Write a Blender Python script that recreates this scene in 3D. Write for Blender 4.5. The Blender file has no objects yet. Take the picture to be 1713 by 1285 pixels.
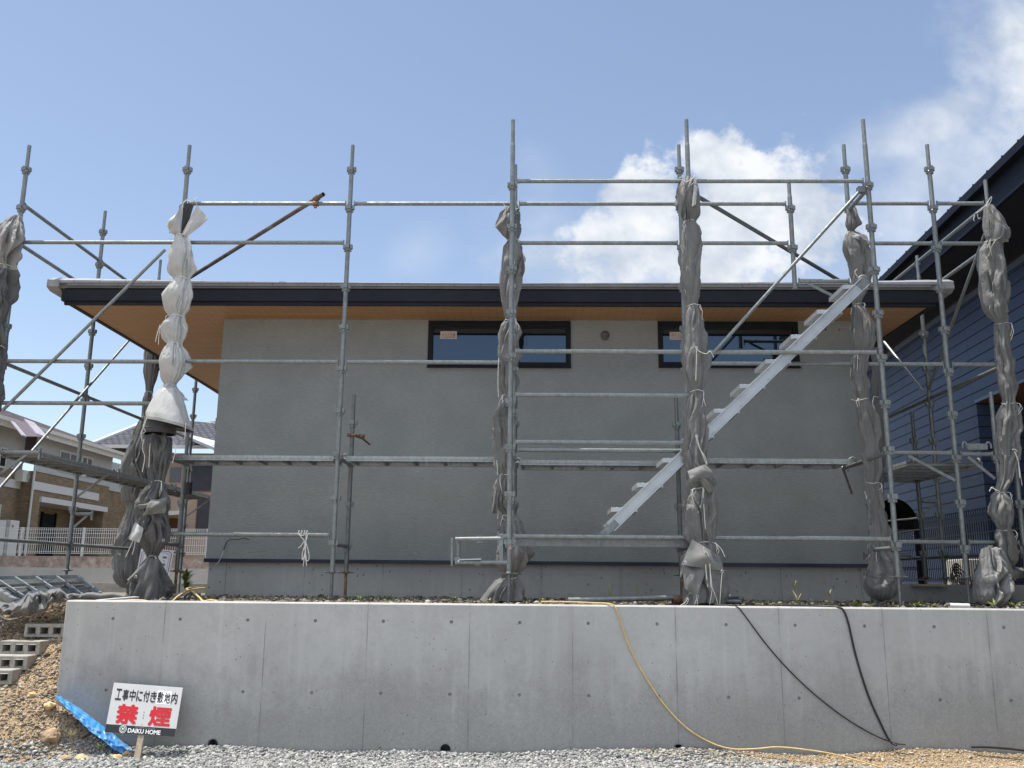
import bpy, bmesh, math, random
import numpy as np
from mathutils import Vector, Matrix, noise as mnoise
R_ = math.radians
SC = bpy.context.scene
COL = SC.collection
rng = np.random.default_rng(7)
random.seed(7)

# ------------------------------------------------------------------ camera
PITCH, ROLL, YAW = R_(11.96487), R_(.50241), R_(1.19579)
FPX, PW, PH, CZ = 1526.35, 1713., 1285., 1.55
_cy, _sy = math.cos(YAW), math.sin(YAW)
FW = np.array([-_sy*math.cos(PITCH), _cy*math.cos(PITCH), math.sin(PITCH)])
_rt = np.array([_cy, _sy, 0.]); _up = np.cross(_rt, FW)
RT = _rt*math.cos(ROLL) + _up*math.sin(ROLL)
UP = -_rt*math.sin(ROLL) + _up*math.cos(ROLL)
cam = bpy.data.cameras.new("camera"); camo = bpy.data.objects.new("camera", cam); COL.objects.link(camo)
camo.matrix_world = Matrix(((RT[0], UP[0], -FW[0], 0), (RT[1], UP[1], -FW[1], 0), (RT[2], UP[2], -FW[2], CZ), (0, 0, 0, 1)))
cam.sensor_fit = 'HORIZONTAL'; cam.sensor_width = 36; cam.lens = 36*FPX/PW
cam.clip_start = .05; cam.clip_end = 3000
SC.camera = camo

def _ray(px, py): return FW + RT*((px-PW/2)/FPX) - UP*((py-PH/2)/FPX)
def at(px, py, Y):
    r = _ray(px, py); p = r*(Y/r[1]); return Vector((p[0], p[1], p[2]+CZ))
def atx(px, py, X):
    r = _ray(px, py); p = r*(X/r[0]); return Vector((p[0], p[1], p[2]+CZ))
def atz(px, py, z):
    r = _ray(px, py); p = r*((z-CZ)/r[2]); return Vector((p[0], p[1], p[2]+CZ))

# ------------------------------------------------------------------ sky, sun, exposure
SUN_EL, SUN_AZ = R_(76), R_(-86)          # azimuth clockwise from +Y (behind the house); -90 is from the left
SKY_K = .10
w = bpy.data.worlds.new("World"); SC.world = w; w.use_nodes = True
nt = w.node_tree; N = nt.nodes; L = nt.links; N.clear()
out = N.new('ShaderNodeOutputWorld'); bg = N.new('ShaderNodeBackground'); bg.inputs[1].default_value = SKY_K
L.new(bg.outputs[0], out.inputs[0])
sky = N.new('ShaderNodeTexSky'); sky.sky_type = 'NISHITA'; sky.sun_disc = False
sky.sun_elevation = SUN_EL; sky.sun_rotation = SUN_AZ; sky.air_density = 1.0; sky.dust_density = .6; sky.ozone_density = 1.6
def wn(t, **k):
    n = N.new(t)
    for a, b in k.items(): setattr(n, a, b)
    return n
def wmath(op, a, b=None, c=None, clamp=False):
    n = N.new('ShaderNodeMath'); n.operation = op; n.use_clamp = clamp
    for i, x in enumerate((a, b, c)):
        if x is None: continue
        if isinstance(x, (int, float)): n.inputs[i].default_value = x
        else: L.new(x, n.inputs[i])
    return n.outputs[0]
tc = wn('ShaderNodeTexCoord'); sp = wn('ShaderNodeSeparateXYZ'); L.new(tc.outputs['Generated'], sp.inputs[0])
ym = wmath('MAXIMUM', sp.outputs[1], .02)
U = wmath('DIVIDE', sp.outputs[0], ym); V = wmath('DIVIDE', sp.outputs[2], ym)
cb = wn('ShaderNodeCombineXYZ'); L.new(U, cb.inputs[0]); L.new(V, cb.inputs[1])
def wnoise(scale, detail, rough=.55, off=(0, 0, 0)):
    m = wn('ShaderNodeVectorMath', operation='ADD'); L.new(cb.outputs[0], m.inputs[0]); m.inputs[1].default_value = off
    n = wn('ShaderNodeTexNoise'); n.inputs['Scale'].default_value = scale; n.inputs['Detail'].default_value = detail
    n.inputs['Roughness'].default_value = rough; L.new(m.outputs[0], n.inputs['Vector']); return n.outputs['Fac']
n1 = wnoise(12, 9, .60); n2 = wnoise(4.2, 7, .6, (3.1, 1.7, 0)); n3 = wnoise(13, 6, .55, (7, 2, 0)); n4 = wnoise(30, 5, .6, (1, 5, 0))
# cloud masses standing in fixed directions of the sky: (u, v, ru, rv, tilt, strength, sharpness)
BL = [(a_, b_, c_*1.13, d_*1.13, e_, f_, g_) for (a_, b_, c_, d_, e_, f_, g_) in [(.250, .405, .100, .085, .0, 1.0, 1.0), (.212, .485, .036, .040, .0, 1.0, 1.2), (.300, .43, .062, .058, 0, .95, .9),
      (.128, .437, .048, .036, 0, 1.0, 1.2), (.130, .375, .090, .050, 0, 1.0, .9), (.365, .385, .060, .070, 0, .5, .5),
      (.200, .360, .150, .045, 0, .8, .6),
      (.600, .625, .150, .085, .75, .95, .55), (.50, .545, .15, .040, .55, .75, .5), (.43, .50, .12, .045, .35, .6, .45),
      (.70, .56, .14, .12, .5, .8, .5), (.40, .425, .11, .08, 0, .55, .45), (.47, .47, .12, .06, .5, .55, .45), (-.137, .363, .030, .022, .6, .22, .3),
      (.005, .47, .030, .05, .4, .16, .4), (.02, .40, .05, .045, 0, .20, .4)]]
mask = None
for (u, v, ru, rv, tilt, st, shp) in BL:
    du = wmath('SUBTRACT', U, u); dv = wmath('SUBTRACT', V, v)
    c, s = math.cos(tilt), math.sin(tilt)
    a = wmath('DIVIDE', wmath('ADD', wmath('MULTIPLY', du, c), wmath('MULTIPLY', dv, s)), ru)
    b = wmath('DIVIDE', wmath('ADD', wmath('MULTIPLY', du, -s), wmath('MULTIPLY', dv, c)), rv)
    d = wmath('SQRT', wmath('ADD', wmath('MULTIPLY', a, a), wmath('MULTIPLY', b, b)))
    nn = n1 if shp > .8 else n2
    d = wmath('ADD', d, wmath('MULTIPLY', wmath('SUBTRACT', nn, .5), 2.5 if shp > .8 else 3.4))
    if shp > .8: d = wmath('ADD', d, wmath('MULTIPLY', wmath('SUBTRACT', n4, .5), 1.1))
    mr = wn('ShaderNodeMapRange', interpolation_type='SMOOTHSTEP'); L.new(d, mr.inputs[0])
    mr.inputs[1].default_value = (1.16 + .05/shp if shp > .8 else 1.10 + .14/shp); mr.inputs[2].default_value = (1.0 - .36/shp if shp > .8 else 1.0 - .45/shp); mr.inputs[3].default_value = 0; mr.inputs[4].default_value = st
    mask = mr.outputs[0] if mask is None else wmath('MAXIMUM', mask, mr.outputs[0])
front = wmath('GREATER_THAN', sp.outputs[1], .05)
mask = wmath('MULTIPLY', mask, front)
hs = wn('ShaderNodeHueSaturation'); L.new(sky.outputs[0], hs.inputs['Color']); hs.inputs['Saturation'].default_value = .86; hs.inputs['Value'].default_value = .97
tint = wn('ShaderNodeMixRGB', blend_type='MULTIPLY'); tint.inputs[0].default_value = 1; L.new(hs.outputs[0], tint.inputs[1]); tint.inputs[2].default_value = (1.0, 1.0, 1.0, 1)
ccol = wn('ShaderNodeMixRGB'); ccol.inputs[1].default_value = (3.35, 3.75, 4.35, 1); ccol.inputs[2].default_value = (5.3, 5.45, 5.65, 1)
sh = wn('ShaderNodeMapRange'); L.new(n3, sh.inputs[0]); sh.inputs[1].default_value = .38; sh.inputs[2].default_value = .62; L.new(sh.outputs[0], ccol.inputs[0])
cm = wn('ShaderNodeMixRGB'); L.new(mask, cm.inputs[0]); L.new(tint.outputs[0], cm.inputs[1]); L.new(ccol.outputs[0], cm.inputs[2])
# unseen bright cloud added high behind the camera to lift the shaded house front
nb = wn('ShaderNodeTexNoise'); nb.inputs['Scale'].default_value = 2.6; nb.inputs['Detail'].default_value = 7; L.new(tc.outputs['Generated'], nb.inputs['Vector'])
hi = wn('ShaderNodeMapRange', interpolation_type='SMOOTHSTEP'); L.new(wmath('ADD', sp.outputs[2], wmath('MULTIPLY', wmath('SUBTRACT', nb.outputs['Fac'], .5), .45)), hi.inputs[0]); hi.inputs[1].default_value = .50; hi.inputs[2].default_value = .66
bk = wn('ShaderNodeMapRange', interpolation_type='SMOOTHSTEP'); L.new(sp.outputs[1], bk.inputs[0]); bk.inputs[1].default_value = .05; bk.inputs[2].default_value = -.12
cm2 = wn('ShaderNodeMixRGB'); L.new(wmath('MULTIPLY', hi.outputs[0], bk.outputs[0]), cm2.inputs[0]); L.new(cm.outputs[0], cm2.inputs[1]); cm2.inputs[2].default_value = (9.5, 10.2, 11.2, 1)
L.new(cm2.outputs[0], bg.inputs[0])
sl = bpy.data.lights.new("sun", 'SUN'); sl.energy = 3.6; sl.angle = R_(.53); sl.color = (1, .955, .88)
slo = bpy.data.objects.new("sun", sl); COL.objects.link(slo)
SD = Vector((math.sin(SUN_AZ)*math.cos(SUN_EL), math.cos(SUN_AZ)*math.cos(SUN_EL), math.sin(SUN_EL)))
slo.rotation_euler = SD.to_track_quat('Z', 'Y').to_euler(); slo.location = (0, 0, 40)
SC.view_settings.view_transform = 'Standard'; SC.view_settings.look = 'None'; SC.view_settings.gamma = 1
SC.view_settings.exposure = 0.85

# ------------------------------------------------------------------ mesh helper
class MB:
    def __init__(s): s.v = []; s.f = []; s.sm = []; s.mi = []; s.n = 0
    def add(s, vs, fs, smooth=False, mi=0):
        b = s.n; s.v.extend([tuple(map(float, p)) for p in vs]); s.n += len(vs)
        for f in fs: s.f.append([b+i for i in f]); s.sm.append(smooth); s.mi.append(mi)
    def box(s, x0, x1, y0, y1, z0, z1, mi=0):
        s.add([(x0,y0,z0),(x1,y0,z0),(x1,y1,z0),(x0,y1,z0),(x0,y0,z1),(x1,y0,z1),(x1,y1,z1),(x0,y1,z1)],
              [(0,3,2,1),(4,5,6,7),(0,1,5,4),(1,2,6,5),(2,3,7,6),(3,0,4,7)], False, mi)
    def obox(s, c, ax, h, mi=0):
        c = Vector(c); ax = [Vector(a) for a in ax]; vs = []
        for sz in (-1, 1):
            for sx, sy in ((-1,-1),(1,-1),(1,1),(-1,1)):
                vs.append(c + ax[0]*(sx*h[0]) + ax[1]*(sy*h[1]) + ax[2]*(sz*h[2]))
        s.add(vs, [(0,3,2,1),(4,5,6,7),(0,1,5,4),(1,2,6,5),(2,3,7,6),(3,0,4,7)], False, mi)
    def beam(s, p0, p1, wd, ht, up=(0,0,1), mi=0):
        p0, p1 = Vector(p0), Vector(p1); d = (p1-p0); l = d.length; d.normalize()
        sd = d.cross(Vector(up)).normalized(); u = sd.cross(d)
        s.obox((p0+p1)/2, (d, sd, u), (l/2, wd/2, ht/2), mi)
    def tube(s, p0, p1, r, n=14, cap=True, r1=None, mi=0, hollow=False):
        p0, p1 = Vector(p0), Vector(p1); r1 = r if r1 is None else r1
        d = (p1-p0).normalized(); a = d.cross(Vector((0,0,1)) if abs(d.z) < .9 else Vector((1,0,0))).normalized(); b = d.cross(a)
        ring = [a*math.cos(2*math.pi*i/n) + b*math.sin(2*math.pi*i/n) for i in range(n)]
        s.add([p0+q*r for q in ring] + [p1+q*r1 for q in ring], [(i, (i+1) % n, n+(i+1) % n, n+i) for i in range(n)], True, mi)
        if cap:
            if hollow:
                k = .86; dd = .06
                for p, rr, sg in ((p0, r, 1), (p1, r1, -1)):
                    vs = [p+q*rr for q in ring]+[p+q*rr*k for q in ring]+[p+d*sg*dd+q*rr*k for q in ring]
                    fs = [(i, (i+1) % n, n+(i+1) % n, n+i) for i in range(n)]+[(n+i, n+(i+1) % n, 2*n+(i+1) % n, 2*n+i) for i in range(n)]+[tuple(2*n+i for i in range(n))]
                    s.add(vs, fs, False, mi)
            else:
                s.add([p0+q*r for q in ring], [tuple(range(n))[::-1]], False, mi); s.add([p1+q*r1 for q in ring], [tuple(range(n))], False, mi)
    def path(s, pts, r, n=8, mi=0, taper=None):
        pts = [Vector(p) for p in pts]; m = len(pts); vs = []; prev = None
        for i, p in enumerate(pts):
            d = (pts[min(i+1, m-1)] - pts[max(i-1, 0)]).normalized()
            if prev is None: a = d.cross(Vector((0,0,1)) if abs(d.z) < .9 else Vector((1,0,0))).normalized()
            else: a = (prev - d*prev.dot(d)).normalized()
            prev = a; b = d.cross(a); rr = r if taper is None else r*taper[i]
            vs += [p + a*(rr*math.cos(2*math.pi*k/n)) + b*(rr*math.sin(2*math.pi*k/n)) for k in range(n)]
        fs = [(i*n+k, i*n+(k+1) % n, (i+1)*n+(k+1) % n, (i+1)*n+k) for i in range(m-1) for k in range(n)]
        fs += [tuple(range(n))[::-1], tuple((m-1)*n+k for k in range(n))]
        s.add(vs, fs, True, mi)
    def lathe(s, prof, c, n=20, mi=0, smooth=True):
        c = Vector(c); m = len(prof)
        vs = [c + Vector((r*math.cos(2*math.pi*k/n), r*math.sin(2*math.pi*k/n), z)) for r, z in prof for k in range(n)]
        s.add(vs, [(i*n+k, i*n+(k+1) % n, (i+1)*n+(k+1) % n, (i+1)*n+k) for i in range(m-1) for k in range(n)], smooth, mi)
    def grid(s, P, smooth=True, mi=0, flip=False):
        r, c = len(P), len(P[0]); vs = [p for row in P for p in row]
        fs = [(i*c+j, i*c+j+1, (i+1)*c+j+1, (i+1)*c+j) for i in range(r-1) for j in range(c-1)]
        if flip: fs = [f[::-1] for f in fs]
        s.add(vs, fs, smooth, mi)
    def poly(s, pts, mi=0): s.add(pts, [tuple(range(len(pts)))], False, mi)
    def prism(s, pts, d, mi=0):
        pts = [Vector(p) for p in pts]; d = Vector(d); n = len(pts)
        s.add(pts+[p+d for p in pts], [tuple(range(n))[::-1], tuple(n+i for i in range(n))]+[(i, (i+1) % n, n+(i+1) % n, n+i) for i in range(n)], False, mi)
    def data(s, name, mats, off=(0,0,0)):
        me = bpy.data.meshes.new(name); o = Vector(off)
        me.from_pydata([(p[0]-o.x, p[1]-o.y, p[2]-o.z) for p in s.v], [], s.f)
        me.polygons.foreach_set('use_smooth', s.sm); me.polygons.foreach_set('material_index', s.mi)
        for m in (mats if isinstance(mats, (list, tuple)) else [mats]): me.materials.append(m)
        me.update(); return me

def wloc(o):
    v = Vector(o.location)
    while o.parent: o = o.parent; v = v + Vector(o.location)
    return v
def link(name, me, parent=None):
    o = bpy.data.objects.new(name, me); COL.objects.link(o)
    if parent: o.parent = parent
    return o
def tag(o, label, cat, group=None):
    o['label'] = label; o['category'] = cat
    if group: o['group'] = group
    return o
def thing(name, label, cat, loc=(0,0,0), group=None):
    o = link(name, None); o.location = loc; o.empty_display_size = .1
    return tag(o, label, cat, group)
def part(name, mb, mats, parent, bevel=0, label=None):
    o = link(name, mb.data(name, mats, wloc(parent)), parent)
    if bevel: bev(o, bevel)
    if label: o['label'] = label
    return o
def solo(name, mb, mats, label, cat, base=(0,0,0), group=None, bevel=0):
    o = link(name, mb.data(name, mats, base)); o.location = base
    if bevel: bev(o, bevel)
    return tag(o, label, cat, group)
def structure(name, mb, mats, base=(0,0,0)):
    o = link(name, mb.data(name, mats, base)); o.location = base; o['kind'] = 'structure'; return o
def bev(o, wd, seg=2):
    m = o.modifiers.new('bevel', 'BEVEL'); m.width = wd; m.segments = seg; m.limit_method = 'ANGLE'; m.angle_limit = R_(40); m.harden_normals = False

# ------------------------------------------------------------------ materials
class NT:
    def __init__(s, name):
        s.m = bpy.data.materials.new(name); s.m.use_nodes = True; s.t = s.m.node_tree
        s.b = s.t.nodes['Principled BSDF']; s._tc = None
    def n(s, t, **k):
        n = s.t.nodes.new(t)
        for a, b in k.items(): setattr(n, a, b)
        return n
    def l(s, a, b): s.t.links.new(a, b)
    def obj(s, scale=(1,1,1)):
        if s._tc is None: s._tc = s.n('ShaderNodeNewGeometry')
        mp = s.n('ShaderNodeMapping'); mp.inputs['Scale'].default_value = scale; s.l(s._tc.outputs['Position'], mp.inputs[0]); return mp.outputs[0]
    def noise(s, sc, det=6, rough=.6, scale=(1,1,1), lo=.35, hi=.65):
        t = s.n('ShaderNodeTexNoise'); t.inputs['Scale'].default_value = sc; t.inputs['Detail'].default_value = det; t.inputs['Roughness'].default_value = rough
        s.l(s.obj(scale), t.inputs['Vector'])
        r = s.n('ShaderNodeMapRange'); s.l(t.outputs['Fac'], r.inputs[0]); r.inputs[1].default_value = lo; r.inputs[2].default_value = hi; return r.outputs[0]
    def mix(s, f, a, b, mode='MIX'):
        n = s.n('ShaderNodeMixRGB', blend_type=mode)
        for i, x in ((0, f), (1, a), (2, b)):
            if isinstance(x, (int, float)): n.inputs[i].default_value = x
            elif isinstance(x, tuple): n.inputs[i].default_value = x+(1,) if len(x) == 3 else x
            else: s.l(x, n.inputs[i])
        return n.outputs[0]
    def math(s, op, a, b=0., clamp=False):
        n = s.n('ShaderNodeMath', operation=op, use_clamp=clamp)
        for i, x in ((0, a), (1, b)):
            if isinstance(x, (int, float)): n.inputs[i].default_value = x
            else: s.l(x, n.inputs[i])
        return n.outputs[0]
    def bump(s, h, st=.3, dist=.01):
        b = s.n('ShaderNodeBump'); b.inputs['Strength'].default_value = st; b.inputs['Distance'].default_value = dist; s.l(h, b.inputs['Height']); s.l(b.outputs[0], s.b.inputs['Normal']); return b
    def col(s, c):
        if isinstance(c, tuple): s.b.inputs['Base Color'].default_value = c+(1,)
        else: s.l(c, s.b.inputs['Base Color'])
    def set(s, rough=.6, metal=0., spec=.5):
        s.b.inputs['Roughness'].default_value = rough; s.b.inputs['Metallic'].default_value = metal; s.b.inputs['Specular IOR Level'].default_value = spec
def pm(name, c, rough=.6, metal=0., var=.18, sc=6, bump=0, bsc=60, spec=.4, dirt=None, dsc=3., stretch=(1,1,1)):
    t = NT(name); t.set(rough, metal, spec)
    a = tuple(x*(1-var) for x in c); b = tuple(min(1, x*(1+var)) for x in c)
    cc = t.mix(t.noise(sc, 7, .65, stretch), a, b)
    if dirt: cc = t.mix(t.math('MULTIPLY', t.noise(dsc, 8, .7, stretch, .52, .72), .75), cc, dirt)
    t.col(cc)
    if bump: t.bump(t.noise(bsc, 4, .6, stretch, .2, .8), bump, .004)
    return t.m

def mat_concrete(name, base, low=None, joints=False, stain=.5, zref=(0, 1.3)):
    t = NT(name); t.set(.82, 0, .25)
    a = tuple(x*.86 for x in base); b = tuple(x*1.12 for x in base)
    c = t.mix(t.noise(1.3, 9, .66), a, b)
    c = t.mix(t.math('MULTIPLY', t.noise(2.6, 9, .74, (1,1,1), .48, .62), .55), c, tuple(x*.74 for x in base))
    c = t.mix(t.math('MULTIPLY', t.noise(26, 6, .7, (1,1,1), .40, .72), .28), c, tuple(x*.72 for x in base))
    c = t.mix(t.math('MULTIPLY', t.noise(5, 6, .6, (2.6, 1, .12), .55, .75), .30), c, tuple(min(1, x*1.32) for x in base))   # pale vertical streaks
    c = t.mix(t.math('MULTIPLY', t.noise(7, 6, .6, (3.2, 1, .10), .60, .78), .30), c, tuple(x*.66 for x in base))
    g = t.n('ShaderNodeNewGeometry'); sx = t.n('ShaderNodeSeparateXYZ'); t.l(g.outputs['Position'], sx.inputs[0])
    if low:   # damp stain rising from the ground with its own ragged outline
        nz = t.math('ADD', t.math('MULTIPLY', t.noise(1.7, 9, .70, (1, 1, .8), .25, .75), .85), t.math('MULTIPLY', t.noise(4.5, 7, .62, (1.6, 1, .16), .25, .75), .38))
        h = t.math('ADD', sx.outputs[2], t.math('MULTIPLY', nz, -1.05))
        mr = t.n('ShaderNodeMapRange', interpolation_type='SMOOTHSTEP'); t.l(h, mr.inputs[0]); mr.inputs[1].default_value = .36; mr.inputs[2].default_value = -.30
        sp = t.noise(55, 5, .75, (1,1,1), .3, .62)
        c = t.mix(t.math('MULTIPLY', t.math('MULTIPLY', mr.outputs[0], .52), t.math('ADD', t.math('MULTIPLY', sp, .6), .4)), c, low)
    v = t.n('ShaderNodeTexVoronoi'); v.inputs['Scale'].default_value = 17; t.l(t.obj((1.15, 1, .75)), v.inputs['Vector'])   # bug holes
    rn = t.n('ShaderNodeSeparateColor'); t.l(v.outputs['Color'], rn.inputs[0])
    big = t.math('MULTIPLY', t.math('GREATER_THAN', rn.outputs[0], .52), t.noise(2.2, 5, .6, (1,1,1), .36, .50))
    hole = t.math('MULTIPLY', t.math('LESS_THAN', v.outputs['Distance'], t.math('MULTIPLY', rn.outputs[1], .19)), big)
    c = t.mix(t.math('MULTIPLY', hole, .75), c, (.09, .09, .09))
    ht = t.math('SUBTRACT', t.noise(70, 5, .6, (1,1,1), .2, .8), t.math('MULTIPLY', hole, 2.5))
    if joints:
        fx = t.math('MODULO', t.math('ADD', sx.outputs[0], 40*.9 + joints), .9)
        wob = t.math('MULTIPLY', t.noise(9, 3, .5, (1,1,1), 0, 1), .004)
        dd = t.math('ABSOLUTE', t.math('SUBTRACT', t.math('ADD', fx, wob), .452))
        ln = t.math('MULTIPLY', t.math('LESS_THAN', dd, .0042), t.noise(2.3, 6, .65, (1,1,1), .40, .58))
        halo = t.n('ShaderNodeMapRange'); t.l(dd, halo.inputs[0]); halo.inputs[1].default_value = .045; halo.inputs[2].default_value = .0
        c = t.mix(t.math('MULTIPLY', t.math('MULTIPLY', halo.outputs[0], t.noise(3, 5, .6, (1,1,1), .45, .7)), .35), c, tuple(x*.55 for x in base))
        c = t.mix(t.math('MULTIPLY', ln, .55), c, (.10, .10, .10))
        ht = t.math('SUBTRACT', ht, t.math('MULTIPLY', ln, 3))
    t.col(c); t.bump(ht, .25, .003); return t.m
M = {}
M['conc'] = mat_concrete('retaining_concrete', (.42, .413, .398), (.17, .162, .148), joints=.075)
M['conc2'] = mat_concrete('foundation_concrete', (.41, .398, .37), joints=.32)
M['plug'] = pm('mortar_plug', (.23, .23, .225), .9, var=.25, sc=40)
M['block'] = pm('block_concrete', (.34, .34, .33), .9, var=.2, sc=12, bump=.4, bsc=120)
M['block_warm'] = pm('weathered_block', (.31, .295, .265), .9, var=.2, sc=9, bump=.4, bsc=150, dirt=(.30, .24, .17), dsc=5)
M['splitblock'] = pm('rough_brown_block', (.30, .225, .19), .9, var=.3, sc=5, bump=.6, bsc=20, dirt=(.62, .56, .50), dsc=3.5)
def mat_stucco():
    t = NT('grey_stucco'); t.set(.9, 0, .2)
    c = t.mix(t.noise(2.2, 6, .6), (.258, .270, .264), (.292, .305, .298))
    c = t.mix(t.noise(40, 7, .74, (.45, 1, 2.1), .32, .60), t.mix(.42, c, (.135, .145, .145)), c)
    t.col(c); t.bump(t.noise(38, 7, .68, (.40, 1, 2.0), .25, .75), .45, .008); return t.m
M['stucco'] = mat_stucco()
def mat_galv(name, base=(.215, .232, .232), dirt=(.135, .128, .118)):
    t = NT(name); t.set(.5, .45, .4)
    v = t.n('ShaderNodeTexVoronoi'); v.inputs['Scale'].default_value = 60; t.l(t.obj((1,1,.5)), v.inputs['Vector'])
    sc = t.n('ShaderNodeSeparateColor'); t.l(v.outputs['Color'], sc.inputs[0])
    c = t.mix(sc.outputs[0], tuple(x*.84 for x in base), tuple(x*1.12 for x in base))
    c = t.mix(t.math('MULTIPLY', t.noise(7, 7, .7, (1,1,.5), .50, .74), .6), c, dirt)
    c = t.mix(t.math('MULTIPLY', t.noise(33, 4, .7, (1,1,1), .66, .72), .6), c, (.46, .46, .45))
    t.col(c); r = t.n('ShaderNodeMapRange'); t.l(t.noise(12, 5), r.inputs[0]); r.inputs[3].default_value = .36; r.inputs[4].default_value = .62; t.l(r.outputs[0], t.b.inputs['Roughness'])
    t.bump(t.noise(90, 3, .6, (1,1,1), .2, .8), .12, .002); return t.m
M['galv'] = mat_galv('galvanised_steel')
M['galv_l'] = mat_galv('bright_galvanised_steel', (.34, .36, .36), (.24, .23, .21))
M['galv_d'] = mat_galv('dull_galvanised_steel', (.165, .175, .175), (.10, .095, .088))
M['alu'] = pm('brushed_aluminium', (.47, .49, .51), .42, .6, var=.08, sc=10, bump=.08, bsc=80, dirt=(.32, .32, .32), dsc=5)
M['rusty'] = pm('rusty_steel', (.22, .13, .09), .7, .3, var=.4, sc=25, bump=.3, dirt=(.07, .045, .035), dsc=12)
M['browntube'] = pm('brown_oxidised_tube', (.115, .088, .072), .6, .3, var=.3, sc=14, dirt=(.40, .38, .36), dsc=6)
M['dark_metal'] = pm('black_coated_steel', (.014, .016, .021), .55, 0, var=.15, sc=4, spec=.15)
M['fascia'] = pm('navy_black_fascia', (.016, .018, .024), .55, 0, var=.12, sc=3, spec=.15)
M['trim'] = pm('navy_trim', (.012, .016, .035), .4, 0, var=.15)
M['roofmetal'] = pm('grey_roof_cladding', (.17, .168, .175), .5, .1, var=.10, sc=2.5, dirt=(.24, .24, .245), dsc=2)
M['roofcap'] = pm('roof_edge_cap', (.25, .247, .26), .5, .15, var=.08, sc=3, dirt=(.36, .36, .36), dsc=4)
def mat_soffit():
    t = NT('timber_soffit'); t.set(.5, 0, .35)
    c = t.mix(t.noise(2, 7, .65, (.3, 9, 1), .3, .7), (.32, .178, .080), (.45, .262, .128))
    c = t.mix(t.math('MULTIPLY', t.noise(6, 8, .7, (.35, 26, 1), .46, .70), .7), c, (.18, .092, .044))
    g = t.n('ShaderNodeNewGeometry'); sx = t.n('ShaderNodeSeparateXYZ'); t.l(g.outputs['Position'], sx.inputs[0])
    f = t.math('MODULO', t.math('ADD', sx.outputs[0], 40), .10); ln = t.math('LESS_THAN', f, .005)
    c = t.mix(t.math('MULTIPLY', ln, .55), c, (.11, .05, .02)); t.col(c)
    t.bump(t.math('SUBTRACT', t.noise(9, 5, .6, (.5, 20, 1), .2, .8), t.math('MULTIPLY', ln, 3)), .2, .002); return t.m
M['soffit'] = mat_soffit()
def mat_glass():
    t = NT('dark_window_glass'); t.set(.015, 0, .5); t.col((.006, .007, .010)); t.b.inputs['IOR'].default_value = 2.15; t.b.inputs['Specular Tint'].default_value = (.70, .86, 1, 1); return t.m
M['glass'] = mat_glass()
M['frame'] = pm('black_window_frame', (.012, .013, .016), .5, 0, var=.1, spec=.15)
def mat_cloth(name, base, var=.14, rough=.50, weave=True):
    t = NT(name); t.set(rough, 0, .35); t.b.inputs['Sheen Weight'].default_value = .15
    c = t.mix(t.noise(3.5, 7, .65), tuple(x*(1-var) for x in base), tuple(min(1, x*(1+var)) for x in base))
    c = t.mix(t.math('MULTIPLY', t.noise(9, 8, .7, (1,1,1), .56, .75), .45), c, tuple(x*.62 for x in base))
    t.col(c)
    h = t.noise(26, 5, .58, (1,1,.35), .2, .8)
    if weave: h = t.math('ADD', h, t.math('MULTIPLY', t.noise(260, 3, .6, (1,1,1), .2, .8), .6))
    t.bump(h, .55, .006); return t.m
M['cloth'] = mat_cloth('grey_mesh_sheeting', (.136, .134, .130))
M['cloth_d'] = mat_cloth('dark_grey_mesh_sheeting', (.088, .087, .086))
M['pvc'] = mat_cloth('off_white_pvc_sheet', (.40, .40, .39), .07, .45, False)
M['pvc_in'] = mat_cloth('black_sheet_backing', (.045, .045, .047), .15, .6)
M['rope'] = pm('white_cord', (.66, .64, .58), .8, var=.15, sc=40)
M['hem'] = mat_cloth('pale_hem', (.24, .235, .222))
M['white'] = pm('white_painted_board', (.50, .50, .495), .45, var=.04, sc=6, dirt=(.45, .44, .42), dsc=6)
M['black'] = pm('black_print', (.018, .018, .02), .5, var=.1)
M['red'] = pm('red_print', (.50, .014, .022), .5, var=.1)
M['wood_stake'] = pm('weathered_stake', (.33, .27, .20), .85, var=.25, sc=6, stretch=(8, 8, 1), bump=.3, bsc=40)
M['tarp'] = pm('blue_tarpaulin', (.055, .235, .55), .38, var=.18, sc=8, bump=.3, bsc=35, dirt=(.36, .50, .66), dsc=7)
M['hose'] = pm('yellow_hose', (.56, .40, .17), .55, var=.15, sc=12)
M['cable'] = pm('black_cable', (.018, .018, .020), .5, var=.1)
M['leaf'] = pm('weed_leaf', (.14, .175, .050), .55, var=.35, sc=18)
M['leaf_dry'] = pm('dry_weed', (.30, .27, .13), .7, var=.3, sc=18)
M['siding'] = pm('navy_metal_siding', (.036, .055, .112), .5, .0, var=.10, sc=1.5, spec=.3)
M['siding_d'] = pm('siding_groove', (.012, .018, .040), .6, 0, var=.1)
M['neave'] = pm('dark_eave_metal', (.012, .015, .025), .55, 0, var=.12, spec=.08)
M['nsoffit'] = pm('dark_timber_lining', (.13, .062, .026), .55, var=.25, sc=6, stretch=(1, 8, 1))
M['acwhite'] = pm('ivory_casing', (.66, .65, .60), .45, var=.04)
M['vinyl_white'] = pm('white_powder_coat', (.62, .62, .61), .4, var=.03)
M['render_white'] = pm('white_render', (.46, .48, .49), .8, var=.05, sc=3)
M['tan'] = pm('tan_render', (.42, .31, .23), .85, var=.06, sc=3, bump=.2, bsc=30)
M['darkclad'] = pm('dark_purple_cladding', (.055, .050, .062), .6, var=.15, sc=3)
M['slate'] = pm('purple_grey_slates', (.080, .066, .073), .9, var=.25, spec=.03, sc=5, bump=.5, bsc=16, dirt=(.07, .06, .066), dsc=3, stretch=(1, 1, 3))
M['gutter'] = pm('cream_gutter', (.62, .60, .55), .5, var=.05)
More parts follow.
